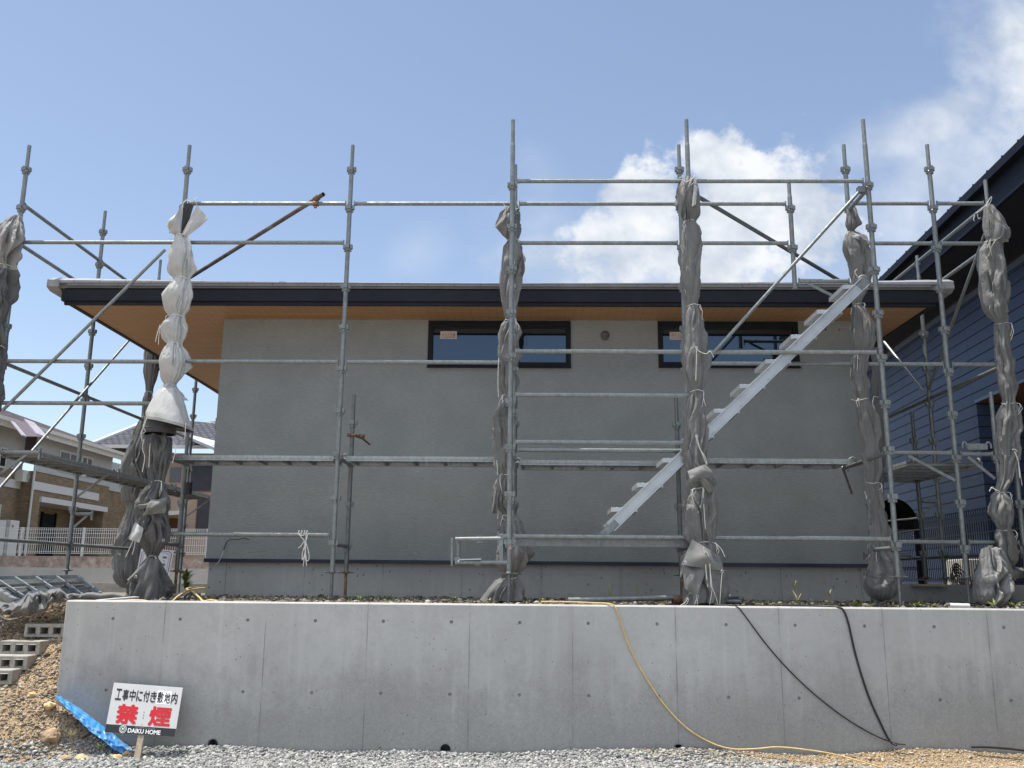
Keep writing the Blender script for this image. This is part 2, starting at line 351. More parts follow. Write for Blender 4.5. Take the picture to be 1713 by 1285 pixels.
M['dark'] = pm('dark_void', (.010, .010, .011), .8, var=.1)
M['curtain'] = pm('curtain_glass', (.16, .165, .17), .2, var=.35, sc=9, stretch=(6, 6, .3))
def mat_brick(name, a, b, mort, sc, rot=False):
    t = NT(name); t.set(.85, 0, .2); br = t.n('ShaderNodeTexBrick'); br.inputs['Scale'].default_value = 1
    g = t.n('ShaderNodeNewGeometry'); sx = t.n('ShaderNodeSeparateXYZ'); t.l(g.outputs['Position'], sx.inputs[0])
    cb_ = t.n('ShaderNodeCombineXYZ'); t.l(t.math('ADD', sx.outputs[0], sx.outputs[1]), cb_.inputs[0]); t.l(sx.outputs[2], cb_.inputs[1]); t.l(cb_.outputs[0], br.inputs['Vector'])
    br.inputs['Brick Width'].default_value = .24*sc; br.inputs['Row Height'].default_value = .075*sc; br.inputs['Mortar Size'].default_value = .008*sc
    br.inputs['Color1'].default_value = a+(1,); br.inputs['Color2'].default_value = b+(1,); br.inputs['Mortar'].default_value = mort+(1,)
    t.col(t.mix(t.noise(3, 5), t.mix(.82, (0, 0, 0), br.outputs[0]), br.outputs[0])); t.bump(br.outputs['Fac'], -.4, .006); return t.m
M['brick'] = mat_brick('beige_brick', (.24, .178, .112), (.32, .24, .155), (.20, .155, .11), 1.)
def mat_tiles():
    t = NT('grey_roof_tiles'); t.set(.75, 0, .08)
    g = t.n('ShaderNodeNewGeometry'); sx = t.n('ShaderNodeSeparateXYZ'); t.l(g.outputs['Position'], sx.inputs[0])
    cb_ = t.n('ShaderNodeCombineXYZ'); t.l(sx.outputs[0], cb_.inputs[0]); t.l(t.math('MULTIPLY', sx.outputs[2], 2.2), cb_.inputs[1])
    br = t.n('ShaderNodeTexBrick'); t.l(cb_.outputs[0], br.inputs['Vector']); br.inputs['Scale'].default_value = 1; br.inputs['Brick Width'].default_value = .30; br.inputs['Row Height'].default_value = .27; br.inputs['Mortar Size'].default_value = .035
    br.inputs['Color1'].default_value = (.105, .108, .122, 1); br.inputs['Color2'].default_value = (.075, .078, .092, 1); br.inputs['Mortar'].default_value = (.03, .03, .04, 1)
    t.col(br.outputs[0]); t.bump(br.outputs['Fac'], -.8, .03); return t.m
M['tiles'] = mat_tiles()
def mat_ground():
    t = NT('gravel_ground'); t.set(.95, 0, .15)
    v = t.n('ShaderNodeTexVoronoi'); v.inputs['Scale'].default_value = 42; t.l(t.obj(), v.inputs['Vector'])
    sc = t.n('ShaderNodeSeparateColor'); t.l(v.outputs['Color'], sc.inputs[0])
    grey = t.mix(sc.outputs[0], (.30, .295, .28), (.52, .51, .49))
    soil = t.mix(t.noise(14, 7, .7), (.27, .185, .105), (.42, .315, .20))
    g = t.n('ShaderNodeNewGeometry'); sx = t.n('ShaderNodeSeparateXYZ'); t.l(g.outputs['Position'], sx.inputs[0])
    # sandy soil: the left bank and the strip by the wall on the right
    nz = t.math('MULTIPLY', t.noise(2.5, 6, .6, (1,1,1), 0, 1), .7)
    left = t.n('ShaderNodeMapRange'); t.l(t.math('ADD', sx.outputs[0], nz), left.inputs[0]); left.inputs[1].default_value = -3.0; left.inputs[2].default_value = -3.7
    right = t.math('MULTIPLY', t.math('GREATER_THAN', sx.outputs[0], .6), t.math('GREATER_THAN', t.math('ADD', t.math('MULTIPLY', sx.outputs[0], .13), t.math('ADD', sx.outputs[1], t.math('MULTIPLY', nz, .25))), 8.48))
    f = t.math('MAXIMUM', left.outputs[0], right)
    t.col(t.mix(f, grey, soil)); t.bump(t.math('ADD', v.outputs['Distance'], t.math('MULTIPLY', t.noise(60, 4), .3)), .8, .02); return t.m
M['ground'] = mat_ground()
M['soil'] = pm('terrace_soil', (.16, .13, .095), .95, var=.4, sc=16, bump=.9, bsc=45, dirt=(.13, .11, .085), dsc=9)
def mat_stone(name, ramp):
    t = NT(name); t.set(.85, 0, .25); a = t.n('ShaderNodeAttribute'); a.attribute_name = 'tone'
    cr = t.n('ShaderNodeValToRGB'); t.l(a.outputs['Fac'], cr.inputs[0]); el = cr.color_ramp.elements
    while len(el) < len(ramp): el.new(.5)
    for e, (p, c) in zip(el, ramp): e.position = p; e.color = c+(1,)
    t.col(t.mix(t.math('MULTIPLY', t.noise(90, 4), .35), cr.outputs[0], t.mix(.5, cr.outputs[0], (.1, .09, .08)))); return t.m
M['gravel'] = mat_stone('gravel_stones', [(0, (.09, .095, .095)), (.25, (.22, .222, .215)), (.55, (.31, .31, .295)), (.85, (.39, .38, .35)), (1, (.52, .51, .48))])
M['bankstone'] = mat_stone('bank_stones', [(0, (.09, .062, .042)), (.25, (.185, .135, .092)), (.55, (.265, .205, .142)), (.8, (.33, .285, .22)), (1, (.52, .49, .44))])
M['sandstone'] = mat_stone('sandy_grit', [(0, (.24, .17, .10)), (.3, (.40, .30, .19)), (.65, (.48, .385, .265)), (.9, (.53, .46, .36)), (1, (.60, .56, .50))])
M['rock'] = pm('brown_rock', (.34, .24, .15), .9, var=.4, sc=12, bump=.6, bsc=40)
M['rock_y'] = pm('ochre_rock', (.50, .36, .19), .9, var=.3, sc=12, bump=.6, bsc=40)

# ------------------------------------------------------------------ ground
def hz(x, y):                                    # height of the lower yard and the dirt bank at the wall's left end
    x = np.asarray(x, float); y = np.asarray(y, float)
    base = .045 + .012*np.sin(x*1.7+.4) + .010*np.sin(x*4.1+y*3.)
    edge = np.exp(-((y-8.262)/.12)**2)
    base = base + edge*(.045 + .055*np.exp(-((x-1.35)/.55)**2) + .075*np.exp(-((x-3.2)/.75)**2)+.05*np.exp(-((x-4.5)/.4)**2))
    a = np.clip((-3.42 - x)*.50, 0, .40)
    far = np.clip((-4.05-x)/.25, 0, 1)
    b = (y-8.262)*np.where(y > 8.262, .67*far, .80)
    bank = np.clip(a + b, 0, 1.22)*np.clip((-3.3-x)/.2, 0, 1)
    return base + bank + .03*bank*np.sin(x*7+y*5)
mb = MB()
def lines(spans):
    o = []
    for a, b, n in spans: o += list(np.linspace(a, b, n, endpoint=False))
    return o + [spans[-1][1]]
gx = lines([(-400, -30, 6), (-30, -6, 18), (-6, -2.6, 90), (-2.6, 7, 120), (7, 30, 16), (30, 400, 6)])
gy = lines([(-300, -20, 6), (-20, 6.5, 20), (6.5, 8.26, 50), (8.26, 10.4, 60)])
P = []
for y in gy:
    row = []
    for x in gx:
        z = float(hz(x, y)) if abs(x) < 30 and y > 5 else .04
        if y > 8.27 and x > -4.0: z = -.25      # under the terrace behind the wall
        row.append((x, y, z))
    P.append(row)
mb.grid(P); structure('ground', mb, M['ground'])
mb = MB(); P = []
tx = lines([(-400, -24, 6), (-24, -6, 12), (-6, 7, 130), (7, 24, 10), (24, 400, 6)]); ty = lines([(8.42, 11, 45), (11, 18, 16), (18, 600, 14)])
for y in ty:
    row = []
    for x in tx:
        z = 1.290 + .022*min(1, max(0, (y-8.4)/2.0)) + .018*mnoise.noise((x*3.1, y*3.1, 0)) + .02*mnoise.noise((x*.9, y*.9, 4))
        if y > 11: z = 1.22
        if x < -4.05 and y < 9.9: z = -1. if y < 9.5 else 1.2
        row.append((x, y, z))
    P.append(row)
mb.grid(P); structure('terrace_ground', mb, M['soil'])

# scattered stones: nobody could count them
_t = (1+5**.5)/2
ICO = np.array([(-1,_t,0),(1,_t,0),(-1,-_t,0),(1,-_t,0),(0,-1,_t),(0,1,_t),(0,-1,-_t),(0,1,-_t),(_t,0,-1),(_t,0,1),(-_t,0,-1),(-_t,0,1)])/math.sqrt(1+_t*_t)
ICF = np.array([(0,11,5),(0,5,1),(0,1,7),(0,7,10),(0,10,11),(1,5,9),(5,11,4),(11,10,2),(10,7,6),(7,1,8),(3,9,4),(3,4,2),(3,2,6),(3,6,8),(3,8,9),(4,9,5),(2,4,11),(6,2,10),(8,6,7),(9,8,1)])
def stones(name, xs, ys, zs, size, mat, seed=1, flat=.7):
    r = np.random.default_rng(seed); n = len(xs)
    sc = size[:, None]*np.stack([r.uniform(.75, 1.3, n), r.uniform(.75, 1.3, n), r.uniform(.5, 1, n)*flat], 1)
    V = ICO[None]*(1+r.uniform(-.28, .28, (n, 12, 1)))*sc[:, None, :]
    a = r.uniform(0, 6.28, n); b = r.normal(0, .5, n)
    ca, sa, cb2, sb = np.cos(a)[:, None], np.sin(a)[:, None], np.cos(b)[:, None], np.sin(b)[:, None]
    x, y, z = V[..., 0], V[..., 1], V[..., 2]
    y, z = y*cb2 - z*sb, y*sb + z*cb2; x, y = x*ca - y*sa, x*sa + y*ca
    V = np.stack([x+np.asarray(xs)[:, None], y+np.asarray(ys)[:, None], z+np.asarray(zs)[:, None]], -1).reshape(-1, 3)
    F = (ICF[None] + (np.arange(n)*12)[:, None, None]).reshape(-1, 3)
    me = bpy.data.meshes.new(name); me.vertices.add(len(V)); me.vertices.foreach_set('co', V.astype(np.float32).ravel())
    me.loops.add(F.size); me.loops.foreach_set('vertex_index', F.astype(np.int32).ravel())
    me.polygons.add(len(F)); me.polygons.foreach_set('loop_start', np.arange(0, F.size, 3, dtype=np.int32)); me.update(calc_edges=True)
    at_ = me.attributes.new('tone', 'FLOAT', 'POINT'); at_.data.foreach_set('value', np.repeat(r.uniform(0, 1, n), 12).astype(np.float32))
    me.materials.append(mat); o = link(name, me); o['kind'] = 'stuff'; return o
n = 95000
x = rng.uniform(-6.5, 7.5, n); y = 8.255 - 1.1*rng.random(n)**1.4; s = rng.gamma(3.0, .0026, n).clip(.003, .024)
sandy = (x > .5) & (y + .13*x > 8.40 + .04*np.sin(x*5)+rng.normal(0, .03, n))
k = ~sandy & (hz(x, y) < .16 + .05*rng.random(n))
stones('gravel', x[k], y[k], hz(x[k], y[k]) + s[k]*.35, s[k], M['gravel'], 2)
n2_ = 42000
x = rng.uniform(.3, 7.5, n2_); y = 8.255 - np.abs(rng.normal(0, .24, n2_)); s = rng.gamma(1.8, .0021, n2_).clip(.002, .020)
k = (y + .13*x > 8.30)
stones('sandy_soil', x[k], y[k], hz(x[k], y[k]) + s[k]*.2, s[k], M['sandstone'], 3)
n3_ = 120000
x = -3.1 - 5.6*rng.random(n3_)**1.25; y = rng.uniform(7.2, 9.75, n3_); s = rng.gamma(1.7, .0031, n3_).clip(.0025, .026)
k = ~((x > -4.14) & (y > 8.25)) & (hz(x, y) > .10)
stones('bank_gravel', x[k], y[k], hz(x[k], y[k]) + s[k]*.3, s[k], M['bankstone'], 4)
n4_ = 9000
x = rng.uniform(-4.0, 6.2, n4_); y = 8.45 + 2.08*rng.random(n4_); s = rng.gamma(2.0, .0062, n4_).clip(.005, .045)
k = (y < 10.45)
stones('terrace_stones', x[k], y[k], 1.290 + .022*np.minimum(1, (y[k]-8.4)/2.0) + s[k]*.2, s[k], mat_stone('terrace_stone', [(0, (.06, .05, .04)), (.4, (.13, .105, .08)), (.8, (.20, .175, .14)), (1, (.42, .39, .34))]), 5)
mw = MB(); r_w = random.Random(12)                     # low ground cover on the terrace
for i in range(700):
    bx_, by_ = r_w.uniform(-3.9, 5.5), 8.5+2.0*r_w.random()**.8
    if mnoise.noise((bx_*1.1, by_*1.4, 3)) < -.05: continue
    bz_ = 1.285 + .022*min(1, (by_-8.4)/2.0)
    for j in range(r_w.randint(3, 7)):
        a = r_w.uniform(0, 6.28); h = r_w.uniform(.012, .045); ln = r_w.uniform(.3, 1.1)*h; sx_, sy_ = -math.sin(a)*.0035, math.cos(a)*.0035
        mw.add([(bx_-sx_, by_-sy_, bz_), (bx_+sx_, by_+sy_, bz_), (bx_+math.cos(a)*ln*.5+sx_, by_+math.sin(a)*ln*.5+sy_, bz_+h*.8), (bx_+math.cos(a)*ln, by_+math.sin(a)*ln, bz_+h)], [(0, 1, 2), (0, 2, 3)])
gw = link('ground_weeds', mw.data('ground_weeds', M['leaf'])); gw['kind'] = 'stuff'
def rock(c, sz, mat, label, seed):
    bm = bmesh.new(); bmesh.ops.create_icosphere(bm, subdivisions=3, radius=1)
    for v in bm.verts:
        p = v.co*1.3 + Vector((seed*3.1, seed, 0)); k = 1 + .35*mnoise.noise(p) + .12*mnoise.noise(p*3)
        v.co = Vector((v.co.x*sz[0], v.co.y*sz[1], v.co.z*sz[2]))*k
    me = bpy.data.meshes.new('rock'); bm.to_mesh(me); bm.free(); me.materials.append(mat)
    o = link('rock', me); o.location = c; return tag(o, label, 'rock')
def rk(px, py, Y, sz, mat, label, seed):
    p = at(px, py, Y); rock((p.x, p.y, float(hz(p.x, p.y))+sz[2]*.35), sz, mat, label, seed)
rk(90, 1186, 8.05, (.085, .06, .06), M['rock'], 'large brown rock on the dirt bank left of the blue tarp', 1)
rk(91, 1101, 8.22, (.05, .045, .035), M['rock_y'], 'ochre rock high on the bank beside the wall edge', 2)
rk(112, 1252, 7.85, (.055, .04, .03), M['rock'], 'brown rock at the foot of the bank, farthest left', 3)
rk(137, 1254, 7.9, (.06, .04, .03), M['rock_y'], 'flat ochre rock at the foot of the bank', 4)
rk(212, 1258, 8.1, (.045, .035, .028), M['rock_y'], 'ochre rock against the lower end of the blue tarp', 5)
rk(195, 1264, 8.0, (.05, .035, .025), M['rock_y'], 'small ochre rock by the stake of the sign', 6)
rk(57, 1134, 8.3, (.04, .03, .025), M['rock_y'], 'pale tan rock on the bank below the cinder blocks', 7)

# ------------------------------------------------------------------ retaining wall
WY, WX0, WX1, WT = 8.262, -4.124, 9.0, 1.318
rw = thing('retaining_wall', 'long pale concrete retaining wall with tie holes across the foreground', 'wall', (0, WY, 0))
HX0 = -3.686
holes = [(HX0 + .6*i, CZ-.388) for i in range(22)] + [(HX0 + .6*i, CZ-.388-.605) for i in range(22) if i not in (1, 11)]
drains = [(at(356, 1247, WY).x, .125), (at(745, 1251, WY).x, .108), (at(1135, 1251, WY).x, .13)]
HOLE = {}
for (hx, hz_) in holes: HOLE[(round(hx, 4), round(hz_, 4))] = (.0145, .030, .009)
for (hx, hz_) in drains: HOLE[(round(hx, 4), round(hz_, 4))] = (.043, .065, .4)
mb = MB(); cups = MB(); ds = []
ch = .012
xs = {WX0+ch, WX1}; zs = {-.3, WT-ch}
for (hx, hz_), (r, hs_, dp) in HOLE.items(): xs |= {round(hx-hs_, 4), round(hx+hs_, 4)}; zs |= {round(hz_-hs_, 4), round(hz_+hs_, 4)}
xs = sorted(xs); zs = sorted(zs)
skip = {}
for (hx, hz_), (r, hs_, dp) in HOLE.items(): skip[(hx-hs_, hx+hs_, hz_-hs_, hz_+hs_)] = (hx, hz_, r, hs_, dp)
fr = []
for i in range(len(xs)-1):
    for j in range(len(zs)-1):
        cx, cz = (xs[i]+xs[i+1])/2, (zs[j]+zs[j+1])/2
        if any(a < cx < b and c < cz < d for (a, b, c, d) in skip): continue
        mb.add([(xs[i], WY, zs[j]), (xs[i+1], WY, zs[j]), (xs[i+1], WY, zs[j+1]), (xs[i], WY, zs[j+1])], [(0, 1, 2, 3)])
for (hx, hz_, r, hs_, dp) in skip.values():
    n = 24; sq = []; ci = []
    for k_ in range(n):
        a = 2*math.pi*k_/n; c, s = math.cos(a), math.sin(a); m_ = max(abs(c), abs(s))
        sq.append((hx+c/m_*hs_, WY, hz_+s/m_*hs_)); ci.append((hx+c*r, WY, hz_+s*r))
    mb.add(sq+ci, [(k_, (k_+1) % n, n+(k_+1) % n, n+k_) for k_ in range(n)])
    inn = [(hx+(p[0]-hx)*(.86 if dp < .1 else 1), WY+dp, hz_+(p[2]-hz_)*(.86 if dp < .1 else 1)) for p in ci]
    if dp < .1: cups.add(ci+inn, [(k_, (k_+1) % n, n+(k_+1) % n, n+k_) for k_ in range(n)]+[tuple(n+k_ for k_ in range(n))])
    else:
        d_ = MB(); lip = [(hx+(p[0]-hx)*1.18, WY-.004, hz_+(p[2]-hz_)*1.18) for p in ci]; lip0 = [(q[0], WY+.001, q[2]) for q in lip]; ci2 = [(p[0], WY-.004, p[2]) for p in ci]
        m_ = len(ci)
        d_.add(lip0+lip+ci2+inn, [(k_, (k_+1) % m_, m_+(k_+1) % m_, m_+k_) for k_ in range(m_)]+[(m_+k_, m_+(k_+1) % m_, 2*m_+(k_+1) % m_, 2*m_+k_) for k_ in range(m_)]
               + [(2*m_+k_, 2*m_+(k_+1) % m_, 3*m_+(k_+1) % m_, 3*m_+k_) for k_ in range(m_)]+[tuple(3*m_+k_ for k_ in range(m_))])
        ds.append(d_)
T = .16
prof = [(WY, WT-ch), (WY+ch, WT), (WY+T-ch, WT), (WY+T, WT-ch), (WY+T, -.3)]
nx = 60; X_ = np.linspace(WX0+ch, WX1, nx)
mb.grid([[(x, y, z + (.0025*mnoise.noise((x*2.2, y*3, 1.)) if z >= WT-.001 else 0)) for x in X_] for y, z in prof], False)
e = [(WX0+ch, WY, -.3), (WX0, WY+ch, -.3), (WX0, WY+T-ch, -.3), (WX0+ch, WY+T, -.3)]; e2 = [(p[0], p[1], WT-ch) for p in e]
mb.add(e+e2, [(0, 4, 5, 1), (1, 5, 6, 2), (2, 6, 7, 3)]); mb.add(e2+[(WX0+ch, WY+ch, WT), (WX0+ch, WY+T-ch, WT)], [(0, 4, 1), (1, 4, 5, 2), (2, 5, 3)])
part('wall_body', mb, M['conc'], rw); part('tie_hole_plugs', cups, M['plug'], rw)
for d_ in ds: part('drain_pipe', d_, M['plug'], rw)

# ------------------------------------------------------------------ house
HY, HX0_, HX1_ = 10.55, -3.705, 3.84
SZ = 4.57; EY = 9.93; EL, ER = -5.28, 4.50; HB = 17.0
ho = thing('house', 'single storey grey stucco house with dark roof edge and timber soffit', 'house', (0, HY, 1.25))
wins = [(-1.222, .470, SZ-.012, 3.995), (1.520, 3.168, SZ-.012, 4.005)]
mb = MB()
xs = [HX0_] + [v for a, b, *_ in wins for v in (a, b)] + [HX1_]; ZB = 1.725
for i in range(len(xs)-1):
    a, b = xs[i], xs[i+1]
    if i % 2 == 0: mb.add([(a, HY, ZB), (b, HY, ZB), (b, HY, SZ), (a, HY, SZ)], [(0, 1, 2, 3)])
    else:
        wz = wins[i//2][3]; wt = wins[i//2][2]
        mb.add([(a, HY, ZB), (b, HY, ZB), (b, HY, wz), (a, HY, wz)], [(0, 1, 2, 3)])
        mb.add([(a, HY, wt), (b, HY, wt), (b, HY, SZ), (a, HY, SZ)], [(0, 1, 2, 3)])
mb.add([(HX0_, HY, ZB), (HX0_, HY, SZ), (HX0_, HB-1, SZ), (HX0_, HB-1, ZB)], [(0, 1, 2, 3)])
mb.add([(HX1_, HY, ZB), (HX1_, HB-1, ZB), (HX1_, HB-1, SZ), (HX1_, HY, SZ)], [(0, 1, 2, 3)])
mb.add([(HX0_, HB-1, ZB), (HX0_, HB-1, SZ), (HX1_, HB-1, SZ), (HX1_, HB-1, ZB)], [(0, 1, 2, 3)])
mb.add([(HX0_, HY, ZB), (HX0_, HB-1, ZB), (HX1_, HB-1, ZB), (HX1_, HY, ZB)], [(0, 1, 2, 3)])
wall = part('wall', mb, M['stucco'], ho)
mb = MB(); mb.box(HX0_+.03, HX1_-.03, HY+.03, HB-1.03, 1.0, ZB-.03)
mb.box(HX0_+.02, HX1_-.02, HY+.012, HY+.03, 1.0, 1.385)
part('foundation', mb, M['conc2'], ho)
mb = MB(); mb.box(HX0_-.012, HX1_+.012, HY-.028, HY+.02, ZB-.034, ZB+.006); mb.box(HX0_-.014, HX0_+.02, HY+.02, HB-1, ZB-.034, ZB+.004); mb.box(HX1_-.02, HX1_+.014, HY+.02, HB-1, ZB-.034, ZB+.004)
part('base_flashing', mb, M['trim'], ho)
for (a, b, zt, zb), op in zip(wins, (1, 1)):
    wo = MB(); f = .052; y0, y1 = HY-.022, HY+.06
    wo.box(a-.006, b+.006, y0, y1, zt-.085, zt-.002); wo.box(a-.006, b+.006, y0, y1, zb-.006, zb+f)
    wo.box(a-.006, a+f, y0, y1, zb+f, zt-.085); wo.box(b-f, b+.006, y0, y1, zb+f, zt-.085)
    wf = part('window', wo, M['frame'], ho, .003)
    s_ = MB(); s_.box(a-.012, b+.012, HY-.045, HY-.024, zb-.022, zb-.008); part('sill', s_, M['frame'], wf)
    g = MB(); g.add([(a+f, HY+.02, zb+f), (b-f, HY+.02, zb+f), (b-f, HY+.02, zt-.085), (a+f, HY+.02, zt-.085)], [(0, 1, 2, 3)]); part('pane', g, M['glass'], wf)
    q = MB(); sx_, sw, sh_ = a+f+.085, .198, .095; zz = zt-.125
    q.box(sx_, sx_+sw, HY+.014, HY+.018, zz-sh_, zz); q.box(sx_+.018, sx_+sw-.018, HY+.0125, HY+.0135, zz-.024, zz-.02, 1); q.box(sx_+.018, sx_+sw-.018, HY+.0125, HY+.0135, zz-sh_+.015, zz-sh_+.020, 1)
    part('glass_sticker', q, [pm('sticker_paper', (.50, .44, .40), .6), pm('sticker_ink', (.20, .07, .05), .6)], wf)
    wf['text_anchor'] = [sx_+.02, zz-.068, sw-.04, .036]
# soffit, fascia, roof
mb = MB(); mb.add([(EL+.03, EY+.03, SZ), (ER-.03, EY+.03, SZ), (ER-.03, HY+.02, SZ), (EL+.03, HY+.02, SZ)], [(3, 2, 1, 0)])
mb.add([(EL+.03, HY+.02, SZ), (HX0_+.02, HY+.02, SZ), (HX0_+.02, HB, SZ), (EL+.03, HB, SZ)], [(3, 2, 1, 0)])
mb.add([(HX1_-.02, HY+.02, SZ), (ER-.03, HY+.02, SZ), (ER-.03, HB, SZ), (HX1_-.02, HB, SZ)], [(3, 2, 1, 0)])
part('soffit', mb, M['soffit'], ho)
ZF0, ZF1 = SZ-.012, SZ+.165
mb = MB(); fl, frr = -5.372, 4.575
mb.box(fl, frr, EY-.03, EY+.03, SZ+.03, ZF1); mb.box(fl+.03, frr-.03, EY-.012, EY+.03, ZF0, SZ+.03)
part('fascia', mb, M['fascia'], ho, .003)
for x0, x1, x2, x3 in ((EL-.02, EL+.03, fl, fl+.05), (ER-.03, ER+.02, frr-.05, frr)):
    mb = MB(); mb.box(x0, x1, EY+.03, HB, ZF0, SZ+.12); mb.box(x2, x3, EY+.03, HB, SZ+.12, ZF1+.02); part('barge_board', mb, M['fascia'], ho)
mb = MB(); mb.box(fl+.06, frr-.06, EY+.04, HB, ZF1-.02, ZF1+.09); part('roof_underlay', mb, M['dark_metal'], ho)
rf = MB(); slope = .02
zr = SZ+.235; rl, rr_ = -5.53, 4.735
rf.add([(rl, EY-.02, zr), (rr_, EY-.02, zr), (rr_, HB+.1, zr-.10), (rl, HB+.1, zr-.10), (rl, EY-.02, zr-.05), (rr_, EY-.02, zr-.05), (rr_, HB+.1, zr-.15), (rl, HB+.1, zr-.15)], [(0, 1, 2, 3), (4, 7, 6, 5), (0, 4, 5, 1), (1, 5, 6, 2), (3, 2, 6, 7), (0, 3, 7, 4)])
roof = part('roof', rf, M['roofmetal'], ho)
k_ = 0; x = rl; xm = (rl+rr_)/2; hw_ = (rr_-rl)/2
caps = MB(); strip = MB(); zs0 = SZ+.205
def capz(x_): return zs0+.040+.082*abs((x_-xm)/hw_)**1.15          # the metal edge rises a little towards both ends
while x < rr_-.01:                                 # folded edge pieces along the high side, each about 0.3 m
    x1 = min(x+.296, rr_); e0 = .003 if k_ % 2 else 0; a_, b_ = x+.0015, x1-.0015; q = []
    for xx in (a_, b_):
        h = capz(xx)+e0; q.append([(xx, EY-.052, zs0+.032), (xx, EY-.050, zs0+.038+(h-zs0-.04)*.35), (xx, EY+.05, h), (xx, EY+.30, h-.03), (xx, EY+.30, zs0), (xx, EY-.03, zs0+.032)])
    n_ = 6; caps.add(q[0]+q[1], [tuple(range(n_))[::-1], tuple(n_+i for i in range(n_))]+[(i, (i+1) % n_, n_+(i+1) % n_, n_+i) for i in range(n_)])
    x = x1; k_ += 1
x = fl+.06
while x < frr-.08:
    x1 = min(x+.296, frr-.08); strip.box(x+.0015, x1-.0015, EY-.047, EY-.01, zs0, zs0+.030); x = x1
part('roof_edge_cap', caps, M['roofcap'], roof, .003); part('drip_edge', strip, M['roofmetal'], roof, .002)
for xx, sg in ((rl, -1), (rr_, 1)):
    vb = MB(); x0, x1 = (xx-.010, xx+.13) if sg < 0 else (xx-.13, xx+.010); he = capz(xx)
    vb.prism([(x0, EY-.066, zs0-.02), (x0, EY-.06, zs0+.07), (x0, EY+.06, he+.006), (x0, HB+.1, he-.10), (x0, HB+.1, he-.22), (x0, EY+.02, zs0-.05)], (x1-x0, 0, 0))
    part('verge_cap', vb, M['roofcap'], roof, .006)
p = at(1012, 561, HY); vm = MB()
vm.lathe([(0, .035), (.02, .034), (.045, .026), (.052, .008), (.052, 0)], (0, 0, 0), 24)
vm.v = [(p.x+a, HY-c, p.z+b) for a, b, c in vm.v]; vm.box(p.x-.03, p.x+.03, HY-.040, HY-.020, p.z-.062, p.z-.035)
part('vent_cap', vm, pm('vent_grey', (.10, .095, .085), .6), ho)
for px_ in (1381, 1404):
    p = at(px_, 552, HY); vm = MB(); vm.tube((p.x, HY+.01, p.z), (p.x, HY-.012, p.z), .011, 10); part('bolt_hole', vm, M['rusty'], ho)
# loose service wire on the wall's lower left
mb = MB(); mb.path([at(a, b, HY-.02) for a, b in ((417, 903), (408, 900), (398, 903), (386, 902), (379, 907), (375, 917), (374, 922))], .004, 6)
part('service_wire', mb, M['cable'], ho)
mb = MB(); mb.path([at(a, b, HY-.03) for a, b in ((375, 920), (371, 930), (366, 940), (359, 947))], .003, 6); part('service_wire_tail', mb, M['rope'], ho)

# ------------------------------------------------------------------ text helper
def text_mesh(body, mat, parent, name, O, ex, ey, wd, ht, nrm, bold=0., depth=.0015, mirror=False):
    cu = bpy.data.curves.new('lettering', 'FONT'); cu.body = body; cu.resolution_u = 4
    to = bpy.data.objects.new('lettering_tmp', cu); COL.objects.link(to); bpy.context.view_layer.update()
    me0 = bpy.data.meshes.new_from_object(to.evaluated_get(bpy.context.evaluated_depsgraph_get()))
    bpy.data.objects.remove(to); bpy.data.curves.remove(cu)
    co = np.array([v.co[:] for v in me0.vertices]); mn, mx = co.min(0), co.max(0)
    O, ex, ey, nrm = Vector(O), Vector(ex), Vector(ey), Vector(nrm); m = MB()
    fs = [tuple(p.vertices) for p in me0.polygons]
    offs = [(0, 0)] if bold <= 0 else [(0, 0)]+[(bold*math.cos(a), bold*math.sin(a)) for a in np.linspace(0, 2*math.pi, 12, endpoint=False)]
    W_, H_ = mx[0]-mn[0]+2*bold, mx[1]-mn[1]+2*bold       # heavier strokes: thin copies stacked a hair apart
    for i, (dx, dy) in enumerate(offs):
        vs = []
        for c in co:
            u = (c[0]+dx-mn[0]+bold)/W_; t = (c[1]+dy-mn[1]+bold)/H_
            if mirror: u = 1-u
            vs.append(O + ex*(u*wd) + ey*(t*ht) + nrm*(depth+i*.00006))
        m.add(vs, fs)
    bpy.data.meshes.remove(me0)
    return part(name, m, mat, parent)
ink = pm('sticker_letters', (.16, .075, .055), .6)
for wf in [o for o in ho.children if o.name.startswith('window')]:
    a = list(wf['text_anchor']); del wf['text_anchor']
    st_ = [c for c in wf.children if c.name.startswith('glass_sticker')][0]
    text_mesh('ガラス注意', ink, wf, 'sticker_lettering', (a[0], HY+.0128, a[1]), (1, 0, 0), (0, 0, 1), a[2], a[3], (0, -1, 0), .01, 0)
# ------------------------------------------------------------------ scaffolding
AY, BY, IY = 9.30, 8.71, 10.03
PR, RR = .0243, .0214
AX = {'a0': -5.60, 'a1': -3.80, 'a2': -1.98, 'a3': -.178, 'a4': 1.615, 'a5': 3.415, 'a6': 4.32, 'a7': 4.91}
BX = [-.195, 1.60, 3.415]
LV = lambda k: 1.865 + .45*k
_c = MB()
def _collar():
    c = _c
    c.lathe([(PR, -.030), (.031, -.030), (.031, -.008), (PR, -.008)], (0, 0, 0), 16)
    for q in range(4):
        a = q*math.pi/2; d = Vector((math.cos(a), math.sin(a), 0)); s = Vector((-math.sin(a), math.cos(a), 0)); z = Vector((0, 0, 1))
        for sg in (-1, 1): c.obox(d*.036 + s*(sg*.0165) + z*.012, (d, s, z), (.0135, .0024, .023))
        c.obox(d*.0475 + z*.012, (d, s, z), (.0026, .0195, .023))
        c.obox(d*.030 - z*.026, (d, s, z), (.009, .011, .016))
_collar(); COLLAR = _c.data('collar', M['galv'])
